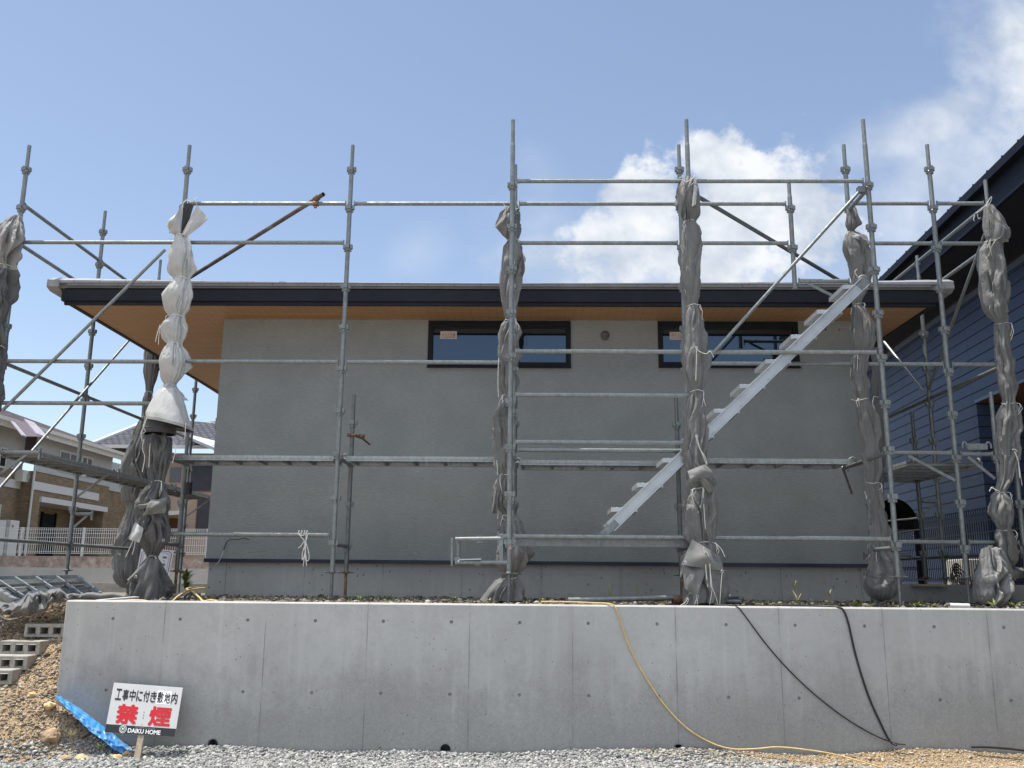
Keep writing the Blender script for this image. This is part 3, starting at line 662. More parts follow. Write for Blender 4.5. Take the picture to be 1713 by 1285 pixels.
def pole(parent, x, y, z0, z1, jack=True, top=True, kmin=0, kmax=9, mat='galv', first=True, skip=()):
    m = MB(); zt = z1-.29 if top else z1
    m.tube((x, y, z0 if not jack else max(z0, 1.60)), (x, y, zt), PR, 16, cap=not top)
    if top:
        m.tube((x, y, zt), (x, y, zt+.035), PR, 16, False, .0205); m.tube((x, y, zt+.035), (x, y, z1), .0205, 16, True, hollow=True)
        m.tube((x-.002, y-.0212, z1-.035), (x-.002, y-.0190, z1-.035), .005, 8)
    p = part('pole', m, M[mat], parent)
    for k in range(kmin, kmax+1):
        z = LV(k)
        if k in skip or z > zt-.01 or z < z0: continue
        c = link('collar', COLLAR, p); c.location = Vector((x, y, z)) - wloc(p); c.rotation_euler[2] = random.uniform(-.04, .04)
    if jack:
        j = MB(); j.tube((x, y, z0-.02), (x, y, 1.62), .0165, 12); j.lathe([(.02, 1.575), (.036, 1.575), (.036, 1.60), (.02, 1.60)], (x, y, 0), 14)
        a = random.uniform(-.3, .3); d = Vector((math.cos(a), math.sin(a), 0))
        j.tube(Vector((x, y, 1.586))-d*.082, Vector((x, y, 1.586))+d*.082, .0065, 8)
        j.box(x-.06, x+.06, y-.06, y+.06, z0-.025, z0-.017)
        part('jack_base', j, M['galv_d'] if mat == 'galv' else M['rusty'], p)
    return p
def rail(parent, p0, p1, r=RR, heads=True, mat='galv', name='rail', label=None):
    p0, p1 = Vector(p0), Vector(p1); d = (p1-p0).normalized(); m = MB()
    o = .052 if heads else 0
    m.tube(p0+d*o, p1-d*o, r, 14)
    if heads:
        s = Vector((0, 0, 1)).cross(d).normalized(); u = d.cross(s)
        for q, sg in ((p0, 1), (p1, -1)):
            c = q + d*(sg*.047)
            m.obox(c + u*-.012, (d, s, u), (.004, .014, .042)); m.obox(c + d*(sg*.014), (d, s, u), (.014, .012, .020))
    return part(name, m, M[mat], parent, label=label)
def tube_part(parent, p0, p1, r, name='brace', mat='galv', hollow=False, label=None):
    m = MB(); m.tube(p0, p1, r, 12, True, hollow=hollow); return part(name, m, M[mat], parent, label=label)
def bracket(parent, x, y, z, dx, dy, ln=.5, mat='galv', drop=.30):
    m = MB(); d = Vector((dx, dy, 0)); e = Vector((x, y, z))+d*ln
    m.tube(Vector((x, y, z))+d*.04, e, RR, 12); m.beam(Vector((x, y, z-drop))+d*.03, Vector((x, y, z-.02))+d*(ln*.75), .012, .026)
    m.beam(Vector((x, y, z-.02))+d*(ln*.42), Vector((x, y, z-drop*.52))+d*(ln*.42), .012, .022)
    m.beam(e+Vector((0, 0, .045)), e-Vector((0, 0, .075)), .018, .03, up=(1, 0, 0) if abs(dy) > .5 else (0, 1, 0))
    return part('deck_bracket', m, M[mat], parent)

fs = thing('scaffolding', 'long run of galvanised scaffolding in front of the grey house wall', 'scaffold', (AX['a2'], AY, 1.3))
for k, x0 in (('a1', 0), ('a2', 0), ('a3', 0), ('a4', 0), ('a5', 0)):
    pole(fs, AX[k], AY, 1.31, 5.98 if k == 'a3' else 6.215)
def AR(k0, k1, lev, y=AY, zz=.06): return rail(fs, (AX[k0], y, LV(lev)+zz), (AX[k1], y, LV(lev)+zz))
for a, b in (('a1', 'a2'), ('a2', 'a3'), ('a3', 'a4')): AR(a, b, 8)
SPX = 2.795
mshort = MB(); mshort.tube((SPX, AY, 4.575), (SPX, AY, 5.60), PR, 16, False); mshort.tube((SPX, AY, 5.60), (SPX, AY, 5.635), PR, 16, False, .0205); mshort.tube((SPX, AY, 5.635), (SPX, AY, 5.80), .0205, 16); mshort.tube((SPX, AY, 4.56), (SPX, AY, 4.575), PR*1.2, 16)
sp_ = part('pole', mshort, M['galv'], fs, label='short hanging pole beside the stair top')
for z in (LV(8), LV(7)):
    c = link('collar', COLLAR, sp_); c.location = Vector((SPX, AY, z)) - wloc(sp_)
for l in (7, 8): rail(fs, (AX['a4'], AY, LV(l)+.06), (SPX, AY, LV(l)+.06))
AR('a1', 'a2', 7); AR('a3', 'a4', 7); AR('a1', 'a2', 4, zz=.085); AR('a2', 'a3', 4, zz=.085); AR('a4', 'a5', 4, zz=.085)
AR('a1', 'a2', 0, zz=.085); AR('a3', 'a4', 2, zz=.065)
for k, x in (('i', -3.83), ('i', -1.985), ('i', 1.625), ('i', -.17)):
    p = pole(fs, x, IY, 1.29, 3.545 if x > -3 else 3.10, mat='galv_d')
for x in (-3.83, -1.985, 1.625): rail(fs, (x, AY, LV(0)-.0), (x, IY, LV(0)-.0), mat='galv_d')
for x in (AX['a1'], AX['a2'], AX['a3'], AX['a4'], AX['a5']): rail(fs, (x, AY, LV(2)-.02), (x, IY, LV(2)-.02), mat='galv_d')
# brown tie tube and its clamp at the top left
p0, p1 = at(541, 325, AY-.08), at(296, 478, 11.4)
tp = tube_part(fs, p0, p1, .0243, 'tie_tube', 'browntube', True, 'brown oxidised tie tube with a black open end')
m = MB(); c = p0 + (p1-p0).normalized()*.13; m.tube(c-(p1-p0).normalized()*.03, c+(p1-p0).normalized()*.03, .034, 12); m.tube((c.x-.03, AY, LV(8)+.06), (c.x+.03, AY, LV(8)+.06), .031, 12); m.tube(c+Vector((0, .02, -.01)), c+Vector((0, .02, -.10)), .007, 8); m.box(c.x-.012, c.x+.012, AY-.036, AY-.012, LV(8)-.0, LV(8)+.02)
part('clamp', m, M['rusty'], tp)
tube_part(fs, at(1166, 328, AY+.1), at(1412, 474, 11.2), .0243, 'brace', 'galv_d')
# wall tie plate on the short inner pole
m = MB(); z = at(591, 727, IY).z; m.tube((-1.985, IY-.03, z), (-1.90, IY+.10, z-.02), .017, 10); m.tube((-1.90, IY+.10, z-.02), (-1.86, IY+.42, z-.05), .011, 8); m.tube((-1.985-.05, IY-.03, z-.01), (-1.985+.05, IY-.03, z-.01), .020, 10); m.lathe([(.0, -.02), (.036, -.02), (.036, .02), (0, .02)], (-1.89, IY+.06, z-.01), 10)
wt = part('wall_tie', m, M['rusty'], fs)
# black rubber sleeve on the left inner pole
m = MB(); p = at(315, 818, IY-.02); m.tube((p.x, p.y, p.z-.06), (p.x, p.y, p.z+.07), .042, 12); part('rubber_sleeve', m, M['black'], fs)
# landing frame below the short pole
zt = at(1375, 470, AY).z
rail(fs, (SPX, AY, zt), (AX['a5'], AY, zt)); m = MB(); m.beam((SPX+.12, AY, zt-.02), (SPX+.52, AY, zt-.235), .014, .03); m.beam((SPX+.40, AY, zt-.02), (SPX+.40, AY, zt-.1), .012, .024); part('brace', m, M['galv'], fs)
# side bracket frame at the middle pole
bf = thing('bracket_frame', 'small rectangular bracket frame on the middle pole above the wall', 'scaffold bracket', (AX['a3'], BY, LV(0)))
def q8(px, py): return at(px, py, BY)
m = MB(); m.tube(q8(762, 902), q8(838, 901), .0195, 12); m.tube(q8(764, 941), q8(848, 941), .0195, 12); part('tube', m, M['galv'], bf)
for f_ in (lambda m: m.beam(q8(756, 901), q8(756, 947), .02, .030, up=(0, 1, 0)), lambda m: m.tube(q8(766, 905)+Vector((0, .06, 0)), q8(766, 941)+Vector((0, .06, 0)), .019, 12),
           lambda m: (m.beam(q8(838, 893), q8(838, 940), .04, .026, up=(0, 1, 0)), m.beam(q8(838, 897), q8(851, 897), .03, .03))):
    m = MB(); f_(m); part('upright', m, M['galv'], bf, .002)
for x_, yy in ((802, 902), (834, 901), (765, 938), (799, 940)): m = MB(); m.beam(q8(x_, yy-6), q8(x_, yy+6), .05, .006, up=(0, 1, 0)); part('hook_lug', m, M['galv'], bf)
m = MB(); m.beam(q8(768, 936.5), q8(805, 935.5), .055, .012); part('hook_plate', m, M['alu'], bf)

# stair tower in front
bs = thing('scaffolding', 'tall front scaffold bay that carries the aluminium stair', 'scaffold', (BX[1], BY, 1.32))
for x in BX: pole(bs, x, BY, 1.318, 6.20)
def BR(i, j, z, y=BY): return rail(bs, (BX[i], y, z), (BX[j], y, z))
for i, j in ((0, 1), (1, 2)): BR(i, j, LV(8)+.055); BR(i, j, LV(4)+.06); BR(i, j, LV(0)+.065)
BR(0, 1, LV(3)+.075); BR(0, 1, LV(2)+.062)
for i in (0, 2): rail(bs, (BX[i], BY, LV(2)-.02), (BX[i], AY, LV(2)-.02))
for i in (0, 2): rail(bs, (BX[i], BY, LV(8)-.02), (BX[i], AY, LV(8)-.02))
rail(bs, (BX[2], BY, LV(0)-.015), (BX[2]+.0, AY, LV(0)-.015))
m = MB(); z = LV(0)+.018; m.box(BX[0]+.07, BX[1]-.07, BY+.02, BY+.05, z-.045, z+.032); part('toe_plate', m, M['galv_d'], bs, .003)
hr = tube_part(bs, at(1192, 592, BY-.03), at(1440, 318, BY-.03), .0172, 'handrail', 'galv')
m = MB(); p = at(1440, 318, BY-.03); m.obox(p, ((1, 0, 0), (0, 1, 0), (0, 0, 1)), (.035, .03, .03)); part('clamp', m, M['galv_d'], hr)
m = MB(); p = q8(853, 915); m.box(p.x-.012, p.x+.014, BY-.0275, BY-.0255, p.z-.022, p.z+.018); part('red_sticker', m, pm('sticker_red', (.62, .30, .28), .5), bs)

# staircase
st = thing('staircase', 'bright aluminium scaffold stair climbing diagonally to the right', 'stair', at(1012, 888, BY+.05))
s0, s1 = at(1021, 882, BY+.06), at(1447, 471, BY+.06)
d = (s1-s0).normalized(); nrm = Vector((0, 1, 0)); up = nrm.cross(d)*-1
SW, SH = .46, .106
for off in (0, SW):
    m = MB(); c0, c1 = s0+nrm*off, s1+nrm*off; mid = (c0+c1)/2; hl = (c1-c0).length/2
    m.obox(mid, (d, nrm, up), (hl, .004, SH/2-.002))
    for sg in (-1, 1): m.obox(mid+up*(sg*(SH/2-.004))-nrm*(.014 if off == 0 else -.014), (d, nrm, up), (hl, .018, .004))
    for t in np.linspace(.06, .94, 9):
        for a in (-.024, .024):
            q = c0+(c1-c0)*float(t)+up*a*1.2+d*a*1.2; m.tube(q-nrm*.012, q+nrm*.0, .0075, 8)
    part('stringer', m, M['alu'], st, .0015)
nT = 10
for i in range(nT):
    zt_ = at(1045, 849-41.8*i, BY).z; t = (zt_-s0.z)/(s1.z-s0.z); c = s0+(s1-s0)*t + nrm*(SW/2) + Vector((-.055, 0, 0))
    m = MB(); m.obox(c, ((1, 0, 0), (0, 1, 0), (0, 0, 1)), (.126, SW/2-.010, .004))
    for xx in (-.122, .122): m.obox(c+Vector((xx, 0, -.020)), ((1, 0, 0), (0, 1, 0), (0, 0, 1)), (.004, SW/2-.010, .022))
    for yy in (-1, 1): m.obox(c+Vector((0, yy*(SW/2-.013), -.018)), ((1, 0, 0), (0, 1, 0), (0, 0, 1)), (.122, .003, .018))
    for xx in (-.07, -.02, .03, .08): m.obox(c+Vector((xx, 0, .0065)), ((1, 0, 0), (0, 1, 0), (0, 0, 1)), (.006, SW/2-.02, .0025))
    part('tread', m, M['alu'], st, .002)
for off in (0, SW):
    m = MB(); q = s0+nrm*off; m.obox(q-d*.02-up*.01, (d, nrm, up), (.10, .010, .034)); m.obox(q-d*.13-up*.02, (d, nrm, up), (.03, .006, .008)); part('foot_plate', m, M['galv'], st, .003)
    m = MB(); q = s1+nrm*off
    pts = [q+d*(.0+.045*math.cos(a))+up*(.045*math.sin(a)+.02) for a in np.linspace(-.4, 3.6, 14)]; m.path(pts, .013, 8); m.obox(q-d*.03, (d, nrm, up), (.06, .009, .05)); part('hook', m, M['galv'], st)

# left return
ls = thing('scaffolding', 'scaffolding that turns back along the left side of the house', 'scaffold', (AX['a0'], AY, 1.3))
LX = AX['a0']; LYs = [AY, 11.16, 13.0, 14.83]
for i, y in enumerate(LYs):
    pole(ls, LX, y, 1.31 if i == 0 else 1.22, 6.215 if i < 2 else 6.2, jack=True)
m = None
for a, b in zip(LYs[:-1], LYs[1:]):
    for z in (LV(8)+.06, LV(7)+.06, LV(4)+.07, LV(0)+.03): rail(ls, (LX, a, z), (LX, b, z))
for l, zz in ((7, .06), (4, .08), (3, .08)): rail(ls, (LX, AY, LV(l)+zz), (AX['a1'], AY, LV(l)+zz))
tube_part(ls, (LX+.10, AY-.04, 3.21), (AX['a1']-.15, AY-.04, 4.98), .0172)
tube_part(ls, (LX+.03, 9.15, 2.12), (LX+.03, 13.1, 5.55), .0172)
for y in LYs: bracket(ls, LX, y, LV(2)+.01, 1, 0, .52)
bracket(ls, LX, LYs[1], LV(1)-.05, 1, 0, .24, drop=.16)
rail(ls, (LX, AY, LV(2)+.06), (LX-1.2, AY, LV(2)+.06))
m = MB(); pole(ls, -4.95, 14.9, 1.22, 4.4, jack=True, mat='galv_d')
# right return
rs = thing('scaffolding', 'scaffolding bays at the right end beside the navy building', 'scaffold', (AX['a6'], AY, 1.3))
pole(rs, AX['a6'], AY, 1.31, 6.215); pole(rs, AX['a7'], AY, 1.31, 5.80, jack=False); pole(rs, 4.735, AY, 1.31, 3.46, mat='galv')
pole(rs, AX['a7'], 11.12, 1.35, 5.6, mat='galv'); pole(rs, 4.68, 11.12, 1.35, 3.58, mat='galv_d')
for l, zz in ((8, .065), (7, .06), (4, .085), (0, .065)):
    rail(rs, (AX['a5'], AY, LV(l)+zz), (AX['a6'], AY, LV(l)+zz)); rail(rs, (AX['a6'], AY, LV(l)+zz), (AX['a7'], AY, LV(l)+zz))
rail(rs, (3.62, AY, LV(2)+.06), (AX['a6'], AY, LV(2)+.06)); rail(rs, (AX['a6'], AY, LV(2)+.05), (4.735, AY, LV(2)+.05))
m = MB(); x, z = AX['a6'], LV(2)+.05; m.beam((x-.03, AY, z-.27), (x-.48, AY, z-.02), .012, .03); m.beam((x-.20, AY, z-.02), (x-.20, AY, z-.17), .012, .03); m.beam((x-.70, AY, z+.05), (x-.70, AY, z-.10), .02, .02, up=(1, 0, 0)); part('deck_bracket', m, M['galv'], rs)
m = MB(); x, z = 4.72, LV(2)+.04; m.beam((x-.03, AY, z-.24), (x-.28, AY, z-.02), .012, .03); m.beam((x-.12, AY, z-.02), (x-.12, AY, z-.16), .012, .03); part('deck_bracket', m, M['galv'], rs)
for z in (LV(8)+.05, LV(7)+.05, LV(4)+.08, LV(0)-.03): rail(rs, (AX['a7'], AY, z), (AX['a7'], 11.12, z)); rail(rs, (AX['a7'], 11.12, z), (AX['a7'], 12.95, z))
tube_part(rs, (AX['a7']-.03, AY, 5.26), (AX['a7']-.03, 11.05, 3.85), .0172); tube_part(rs, (AX['a7']-.05, 11.15, 3.84), (AX['a7']-.05, 12.25, 4.76), .0172, 'brace', 'alu')
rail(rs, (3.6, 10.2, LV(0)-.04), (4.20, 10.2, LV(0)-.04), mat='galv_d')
rail(rs, (BX[2], AY, LV(2)-.03), (BX[2]+.05, IY, LV(2)+.0)); m = MB(); bracket(rs, 4.68, 11.12, LV(1)+.17, 1, 0, .26, drop=.15)
m = MB(); x = AX['a5']; m.beam((x-.1, IY-.3, LV(2)-.03), (x+.05, IY-.1, LV(2)-.30), .014, .03); part('deck_bracket', m, M['galv_d'], rs)
m = MB(); x, z = AX['a5']+.13, LV(0)-.05; m.beam((4.45, AY-.02, z-.32), (4.84, AY-.02, z+.04), .012, .032); m.beam((4.62, AY-.02, z), (4.62, AY-.02, z-.15), .012, .028); part('brace', m, M['galv'], rs)

# steel mesh decks
def deck(p0, p1, wid, z, label, side=None, thick=.045):
    """plank from p0 to p1 (x,y), hooks at both ends, expanded-metal tread on cross bars"""
    p0 = Vector((p0[0], p0[1], z)); p1 = Vector((p1[0], p1[1], z)); d = (p1-p0).normalized(); s = Vector((-d.y, d.x, 0)); u = Vector((0, 0, 1)); ln = (p1-p0).length
    t = thing('scaffold_deck', label, 'scaffold plank', (p0+p1)/2, 'steel deck planks of the scaffold')
    m = MB()
    for sg in (-1, 1):
        c = (p0+p1)/2+s*(sg*(wid/2-.012)); m.obox(c-u*.012, (d, s, u), (ln/2, .003, .014)); m.obox(c-u*.044+s*(sg*.003), (d, s, u), (ln/2, .002, .006)); m.obox(c-u*.034-s*(sg*.004), (d, s, u), (ln/2, .002, .012)); m.obox(c-u*.044+s*(-sg*.009), (d, s, u), (ln/2, .011, .002)); m.obox(c+u*.001+s*(-sg*.009), (d, s, u), (ln/2, .011, .002))
    part('side_rail', m, M['galv_l'], t)
    m = MB(); nb = max(3, int(ln/.28))
    for i in range(nb+1): m.obox(p0+(p1-p0)*(i/nb)*.96+d*(ln*.02)-u*.030, (d, s, u), (.014, wid/2-.016, .012))
    nl = 11                                     # perforated tread: strands with open slots
    for i in range(nl):
        o = (i/(nl-1)-.5)*(wid-.05); m.obox((p0+p1)/2+s*o-u*.004, (d, s, u), (ln/2-.02, .010, .0018))
    nn = int(ln/.06)
    for i in range(nn): m.obox(p0+d*(.03+i*.06)-u*.0065, (d, s, u), (.009, wid/2-.03, .0014))
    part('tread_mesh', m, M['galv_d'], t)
    for e, sg in ((p0, -1), (p1, 1)):
        m = MB()
        for q in (-.5, .5):
            c = e+s*(q*(wid-.13)); pts = [c+d*sg*(-.03)-u*.01, c+d*sg*.0+u*.015, c+d*sg*.03+u*.030, c+d*sg*.058+u*.012, c+d*sg*.062-u*.02]; m.path(pts, .010, 8)
        part('hook', m, M['galv'], t)
DZ = LV(2)+.005
ym = (AY+IY)/2
deck((AX['a1']+.07, ym), (AX['a2']-.07, ym), .50, DZ, 'mesh deck plank in front of the wall left of the first bare pole')
deck((AX['a2']+.07, ym), (AX['a3']-.07, ym), .50, DZ, 'mesh deck plank in front of the wall between bare pole and middle bundle')
deck((AX['a3']+.07, ym), (AX['a4']-.07, ym), .50, DZ-.03, 'mesh deck plank behind the double rails left of the stair')
deck((AX['a4']+.07, ym), (AX['a5']-.10, ym), .50, DZ, 'mesh deck plank in front of the wall right of the stair bundle')
for i, lb in enumerate(('mesh deck plank seen from below at the left edge of the photo', 'mesh deck plank of the left return behind the white sheet bundle', 'farthest mesh deck plank along the left side of the house')):
    deck((LX+.30, LYs[i]+.06), (LX+.30, LYs[i+1]-.06), .46, DZ+.01, lb)
deck((4.24, AY+.10), (4.24, 11.1), .80, DZ-.02, 'wide mesh deck plank beside the house right corner')
for o in list(COL.objects):
    pass
m = MB(); z = LV(2)+.125; m.box(4.44, 4.64, AY-.02, AY+.02, z-.03, z+.03)
for x in (4.42, 4.66): m.path([(x+.025*math.cos(a), AY, z+.005+.042*math.sin(a)) for a in np.linspace(-.6, 3.74, 12)], .011, 8)
solo('scaffold_deck', m, M['galv'], 'short hooked plank end lying on the rail by the right sheet bundle', 'scaffold plank', (4.54, AY, z-.03), 'steel deck planks of the scaffold')
# ------------------------------------------------------------------ bundled sheeting
def smooth_profile(prof, n):
    ys = np.array([p[0] for p in prof], float); A = np.array([[p[1], p[2]] for p in prof], float)
    # monotone cubic (PCHIP)
    h = np.diff(ys); D = np.diff(A, axis=0)/h[:, None]; m = np.zeros_like(A)
    for c in range(2):
        for i in range(1, len(ys)-1):
            a, b = D[i-1, c], D[i, c]
            m[i, c] = 0 if a*b <= 0 else (h[i-1]+h[i])/((h[i-1])/a+(h[i])/b)
        m[0, c] = D[0, c]; m[-1, c] = D[-1, c]
    t = np.linspace(ys[0], ys[-1], n); k = np.clip(np.searchsorted(ys, t)-1, 0, len(ys)-2); s = (t-ys[k])/h[k]; s = s[:, None]; hk = h[k][:, None]
    v = (2*s**3-3*s**2+1)*A[k]+(s**3-2*s**2+s)*hk*m[k]+(-2*s**3+3*s**2)*A[k+1]+(s**3-s**2)*hk*m[k+1]
    return t, v
def fnoise(X, Y, Z, f):
    sh = X.shape; return np.array([mnoise.noise((a*f, b*f, c*f)) for a, b, c in zip(X.ravel(), Y.ravel(), Z.ravel())]).reshape(sh)
def bundle(name, label, prof, Y, mats, seed, depth=.85, fold=1., ties=(), split=None, nfold=9, px=1.15, group='sheeting bundles tied to the scaffold poles', cap=True):
    r = np.random.default_rng(seed)
    prof = [tuple(p) for p in prof]; n = max(24, int((prof[-1][0]-prof[0][0])/px)); ys, E_ = smooth_profile(prof, n)
    Lp = np.array([at(a, y, Y)[:] for y, (a, b) in zip(ys, E_)]); Rp = np.array([at(b, y, Y)[:] for y, (a, b) in zip(ys, E_)])
    C = (Lp+Rp)/2; Rad = np.maximum(np.linalg.norm(Rp-Lp, axis=1)/2, .008)
    k = 26; Rm = np.array([Rad[max(0, i-k):i+k+1].max() for i in range(n)]); q = 1-Rad/Rm
    TH = np.linspace(0, 2*math.pi, 150, endpoint=False); T, I = np.meshgrid(TH, np.arange(n)); Rr = np.ones_like(T)
    sv = I/22.
    for j in range(nfold+2):                                # creases that run down the cloth, wander, open and close
        a0 = r.uniform(0, 2*math.pi); dr = r.normal(0, .006); ph = r.uniform(0, 100); wd = r.choice((.04, .06, .09, .14, .22))
        wob = np.array([mnoise.noise((i/34.+ph, seed*1.7, j*2.3)) for i in range(n)])*.5
        op = np.array([mnoise.noise((i/26.+ph+50, seed*.7, j*1.3)) for i in range(n)]); op = np.clip(op*2.2+.5, 0, 1)
        cen = a0 + dr*np.arange(n) + wob; dd = (T - cen[:, None] + math.pi) % (2*math.pi) - math.pi
        dep = r.uniform(.34, .62)*fold
        Rr -= (dep*op*(1-.3*q))[:, None]*np.exp(-np.abs(dd)/wd)*.8
        if j % 2: Rr += (dep*.42*op)[:, None]*np.tanh(dd/.022)*np.exp(-np.abs(dd)/(.34+wd))*r.choice((-1, 1))   # one edge lapped over the next
        Rr += (dep*.55*op)[:, None]*np.exp(-((dd-wd*2.1)/(wd*1.1))**2)
    pf = 0
    for kf, am in ((11, .55), (17, .45)):                 # gathers that radiate from each tie
        phs = r.uniform(0, 6.28); pf = pf + am*np.abs(np.sin(T*kf/2 + phs + .9*np.sin(T*2+phs)))
    g = np.clip(q*1.5, 0, 1)[:, None]; Rr += (pf-.55)*(.06+.38*g)*fold
    X = np.cos(T)*2.2; Yn = np.sin(T)*2.2; Z = I*.055
    Rr += .075*fold*fnoise(X+seed*5, Yn, Z, 1.0) - .035*fold*np.exp(-(fnoise(X*1.1-seed, Yn*1.1, Z*1.1, 1.2)/.09)**2)
    if split is not None: pass
    Rr = np.clip(Rr, .25, 1.5)
    P = np.stack([C[:, 0:1]+np.cos(T)*Rr*Rad[:, None], C[:, 1:2]+np.sin(T)*Rr*np.minimum(Rad[:, None]*depth, .16+0*T), C[:, 2:3]+np.zeros_like(T)], -1)
    # hems of the cloth sag between ties
    P[..., 2] += (.012*np.sin(T*2+seed)+.010*np.sin(T*3+1))*(1 if fold > .3 else .3)
    base = Vector((C[-1, 0], Y, C[-1, 2])); t = thing(name, label, 'sheeting', base, group)
    segs = [(0, n-1, mats)] if split is None else [(0, int(np.searchsorted(ys, split)), mats[0]), (int(np.searchsorted(ys, split)), n-1, mats[1])]
    for i0, i1, mm in segs:
        m = MB(); nT = len(TH)
        vs = P[i0:i1+1].reshape(-1, 3); nr = i1-i0+1
        fs = [(a*nT+b, (a+1)*nT+b, (a+1)*nT+(b+1) % nT, a*nT+(b+1) % nT) for a in range(nr-1) for b in range(nT)]
        m.add(vs, fs, True)
        if cap:
            m.add(P[i0], [tuple(range(nT))], True); m.add(P[i1], [tuple(range(nT))[::-1]], True)
        part('sheet', m, mm, t)
    for ty in ties:                                       # cords: a loop round the pinch and two loose ends
        i = int(np.clip(np.searchsorted(ys, ty), 1, n-2)); m = MB(); c = C[i]; rr = Rad[i]*1.06
        m.path([Vector((c[0]+rr*math.cos(a), c[1]+rr*depth*math.sin(a), c[2]+.008*math.sin(a*2+seed))) for a in np.linspace(0, 6.4, 26)], .0032, 6)
        sd = r.choice((-1, 1)); e = Vector((c[0]+sd*rr*.7, c[1]-rr*.9, c[2]))
        for u in range(2):
            ln = r.uniform(.06, .20); m.path([e, e+Vector((sd*.025, -.02, -.01)), e+Vector((sd*r.uniform(.02, .05), -.02, -ln*.5)), e+Vector((sd*r.uniform(.0, .04), -.012, -ln))], .0028, 6)
        part('cord', m, M['rope'], t)
    return t
def cord(t, pts, r=.0032): m = MB(); m.path(pts, r, 6); return part('cord', m, M['rope'], t)
def curve(pts, n=16):
    pts = [Vector(p) for p in pts]; o = []
    P_ = [pts[0]]+pts+[pts[-1]]
    for i in range(1, len(P_)-2):
        for s in np.linspace(0, 1, n, endpoint=False):
            a, b, c, d_ = P_[i-1:i+3]; o.append(.5*((2*b)+(-a+c)*s+(2*a-5*b+4*c-d_)*s*s+(-a+3*b-3*c+d_)*s**3))
    return o+[pts[-1]]
def flap(t, pts4, mat, sag=.02, n=14, name='flap', seed=0, thick=.004, wr=.012):
    """a loose piece of sheet between four corners (tl, tr, br, bl) with folds and a real thickness"""
    a, b, c, d_ = [Vector(p) for p in pts4]; G = []
    for i in range(n+1):
        v = i/n; row = []
        for j in range(n+1):
            u = j/n; p = (a*(1-u)+b*u)*(1-v)+(d_*(1-u)+c*u)*v
            k = math.sin(math.pi*u)*math.sin(math.pi*v)
            p = p+Vector((0, -1, 0))*(sag*k + wr*mnoise.noise((u*3+seed, v*2.2, seed*1.3)) + wr*.6*math.sin(u*9+seed+v*2)*v)
            row.append(p)
        G.append(row)
    m = MB(); m.grid(G, True); m.grid([[p+Vector((0, thick, 0)) for p in r_] for r_ in G], True, flip=True)
    for e in (G[0], G[-1], [r_[0] for r_ in G], [r_[-1] for r_ in G]): m.grid([e, [p+Vector((0, thick, 0)) for p in e]], False)
    return part(name, m, mat, t)
def eyelet(t, p, r=.011):
    m = MB(); m.path([Vector(p)+Vector((r*math.cos(a), -.004, r*math.sin(a))) for a in np.linspace(0, 6.29, 14)], .0032, 6); part('eyelet', m, M['alu'], t)

# white sheet bundle on the first left pole
wb = bundle('sheet_bundle', 'off white sheeting bundle knotted in bulges with a dark grey lower half', [
    (394, 294, 312), (402, 292, 316), (430, 283, 322), (450, 284, 322), (466, 293, 316), (478, 283, 318), (495, 273, 319), (515, 277, 314), (529, 286, 306), (533, 283, 306), (546, 270, 308),
    (562, 273, 305), (575, 281, 301), (588, 272, 308), (606, 268, 312), (628, 270, 304), (644, 277, 293), (652, 268, 298), (668, 257, 305)], AY-.05, M['pvc'], 11, ties=(394, 466, 529, 575, 644), nfold=8, fold=.85)
def wp(px, py, dy=0): return at(px, py, AY-.07+dy)
flap(wb, (wp(306, 343, .02), wp(308, 338, .06), wp(303, 395, .0), wp(300, 395, -.02)), M['pvc_in'], .0, 8, 'dark_lining', 4)
flap(wb, (wp(306, 340, .02), wp(325, 341, .06), wp(309, 392, .04), wp(302, 396, .02)), M['pvc_in'], -.02, 10, 'dark_lining', 5)
flap(wb, (wp(307, 341), wp(279, 376, .0), wp(282, 384, 0), wp(303, 394)), M['pvc'], .10, 16, 'flap', 1, wr=.02)
flap(wb, (wp(304, 342, -.03), wp(296, 356, -.08), wp(281, 390, -.03), wp(302, 395, -.02)), M['pvc'], .05, 16, 'flap', 6, wr=.02)
flap(wb, (wp(330, 344, -.02), wp(349, 366, .0), wp(316, 394, -.02), wp(303, 394, -.02)), M['pvc'], .02, 14, 'flap', 2)
flap(wb, (wp(281, 385, .0), wp(300, 392, -.05), wp(305, 396), wp(292, 394, .01)), M['pvc'], .02, 10, 'flap', 3)
# bell shaped skirt, open below
m = MB(); G = []; n = 60
for v in np.linspace(0, 1, 26):
    row = []
    for a in np.linspace(0, 2*math.pi, n+1):
        yb = 652+v*58
        xl = 268-(268-246)*min(1, (v*1.3))**.8; xr = 298+(322-298)*v**.85
        c = at((xl+xr)/2, yb, AY-.06); rr = (at(xr, yb, AY-.06)-at(xl, yb, AY-.06)).length/2
        rr *= 1+.05*(1-v)*math.sin(a*7+1)+.035*mnoise.noise((math.cos(a)*2, math.sin(a)*2, v*2.))+.02*mnoise.noise((math.cos(a)*5, math.sin(a)*5, v*4.))
        tilt = (-.016*v + .05*v*math.cos(a)*-1 - .012*v*math.sin(a))
        row.append((c.x+rr*math.cos(a), c.y+rr*.95*math.sin(a), c.z+tilt))
    G.append(row)
m.grid(G, True, flip=True); part('skirt', m, M['pvc'], wb)
m = MB(); m.grid([[(p[0]*.994+at(284, 690, AY-.06).x*.006, p[1]*.994+(AY-.06)*.006, p[2]-.004) for p in r_] for r_ in G], True); part('skirt_lining', m, M['pvc_in'], wb)
m = MB(); hm = G[-3:]; m.grid([[(p[0]+(p[0]-at(284, 690, AY).x)*.015, p[1]-.003, p[2]) for p in r_] for r_ in hm], True, flip=True); part('skirt_hem', m, M['hem'], wb)
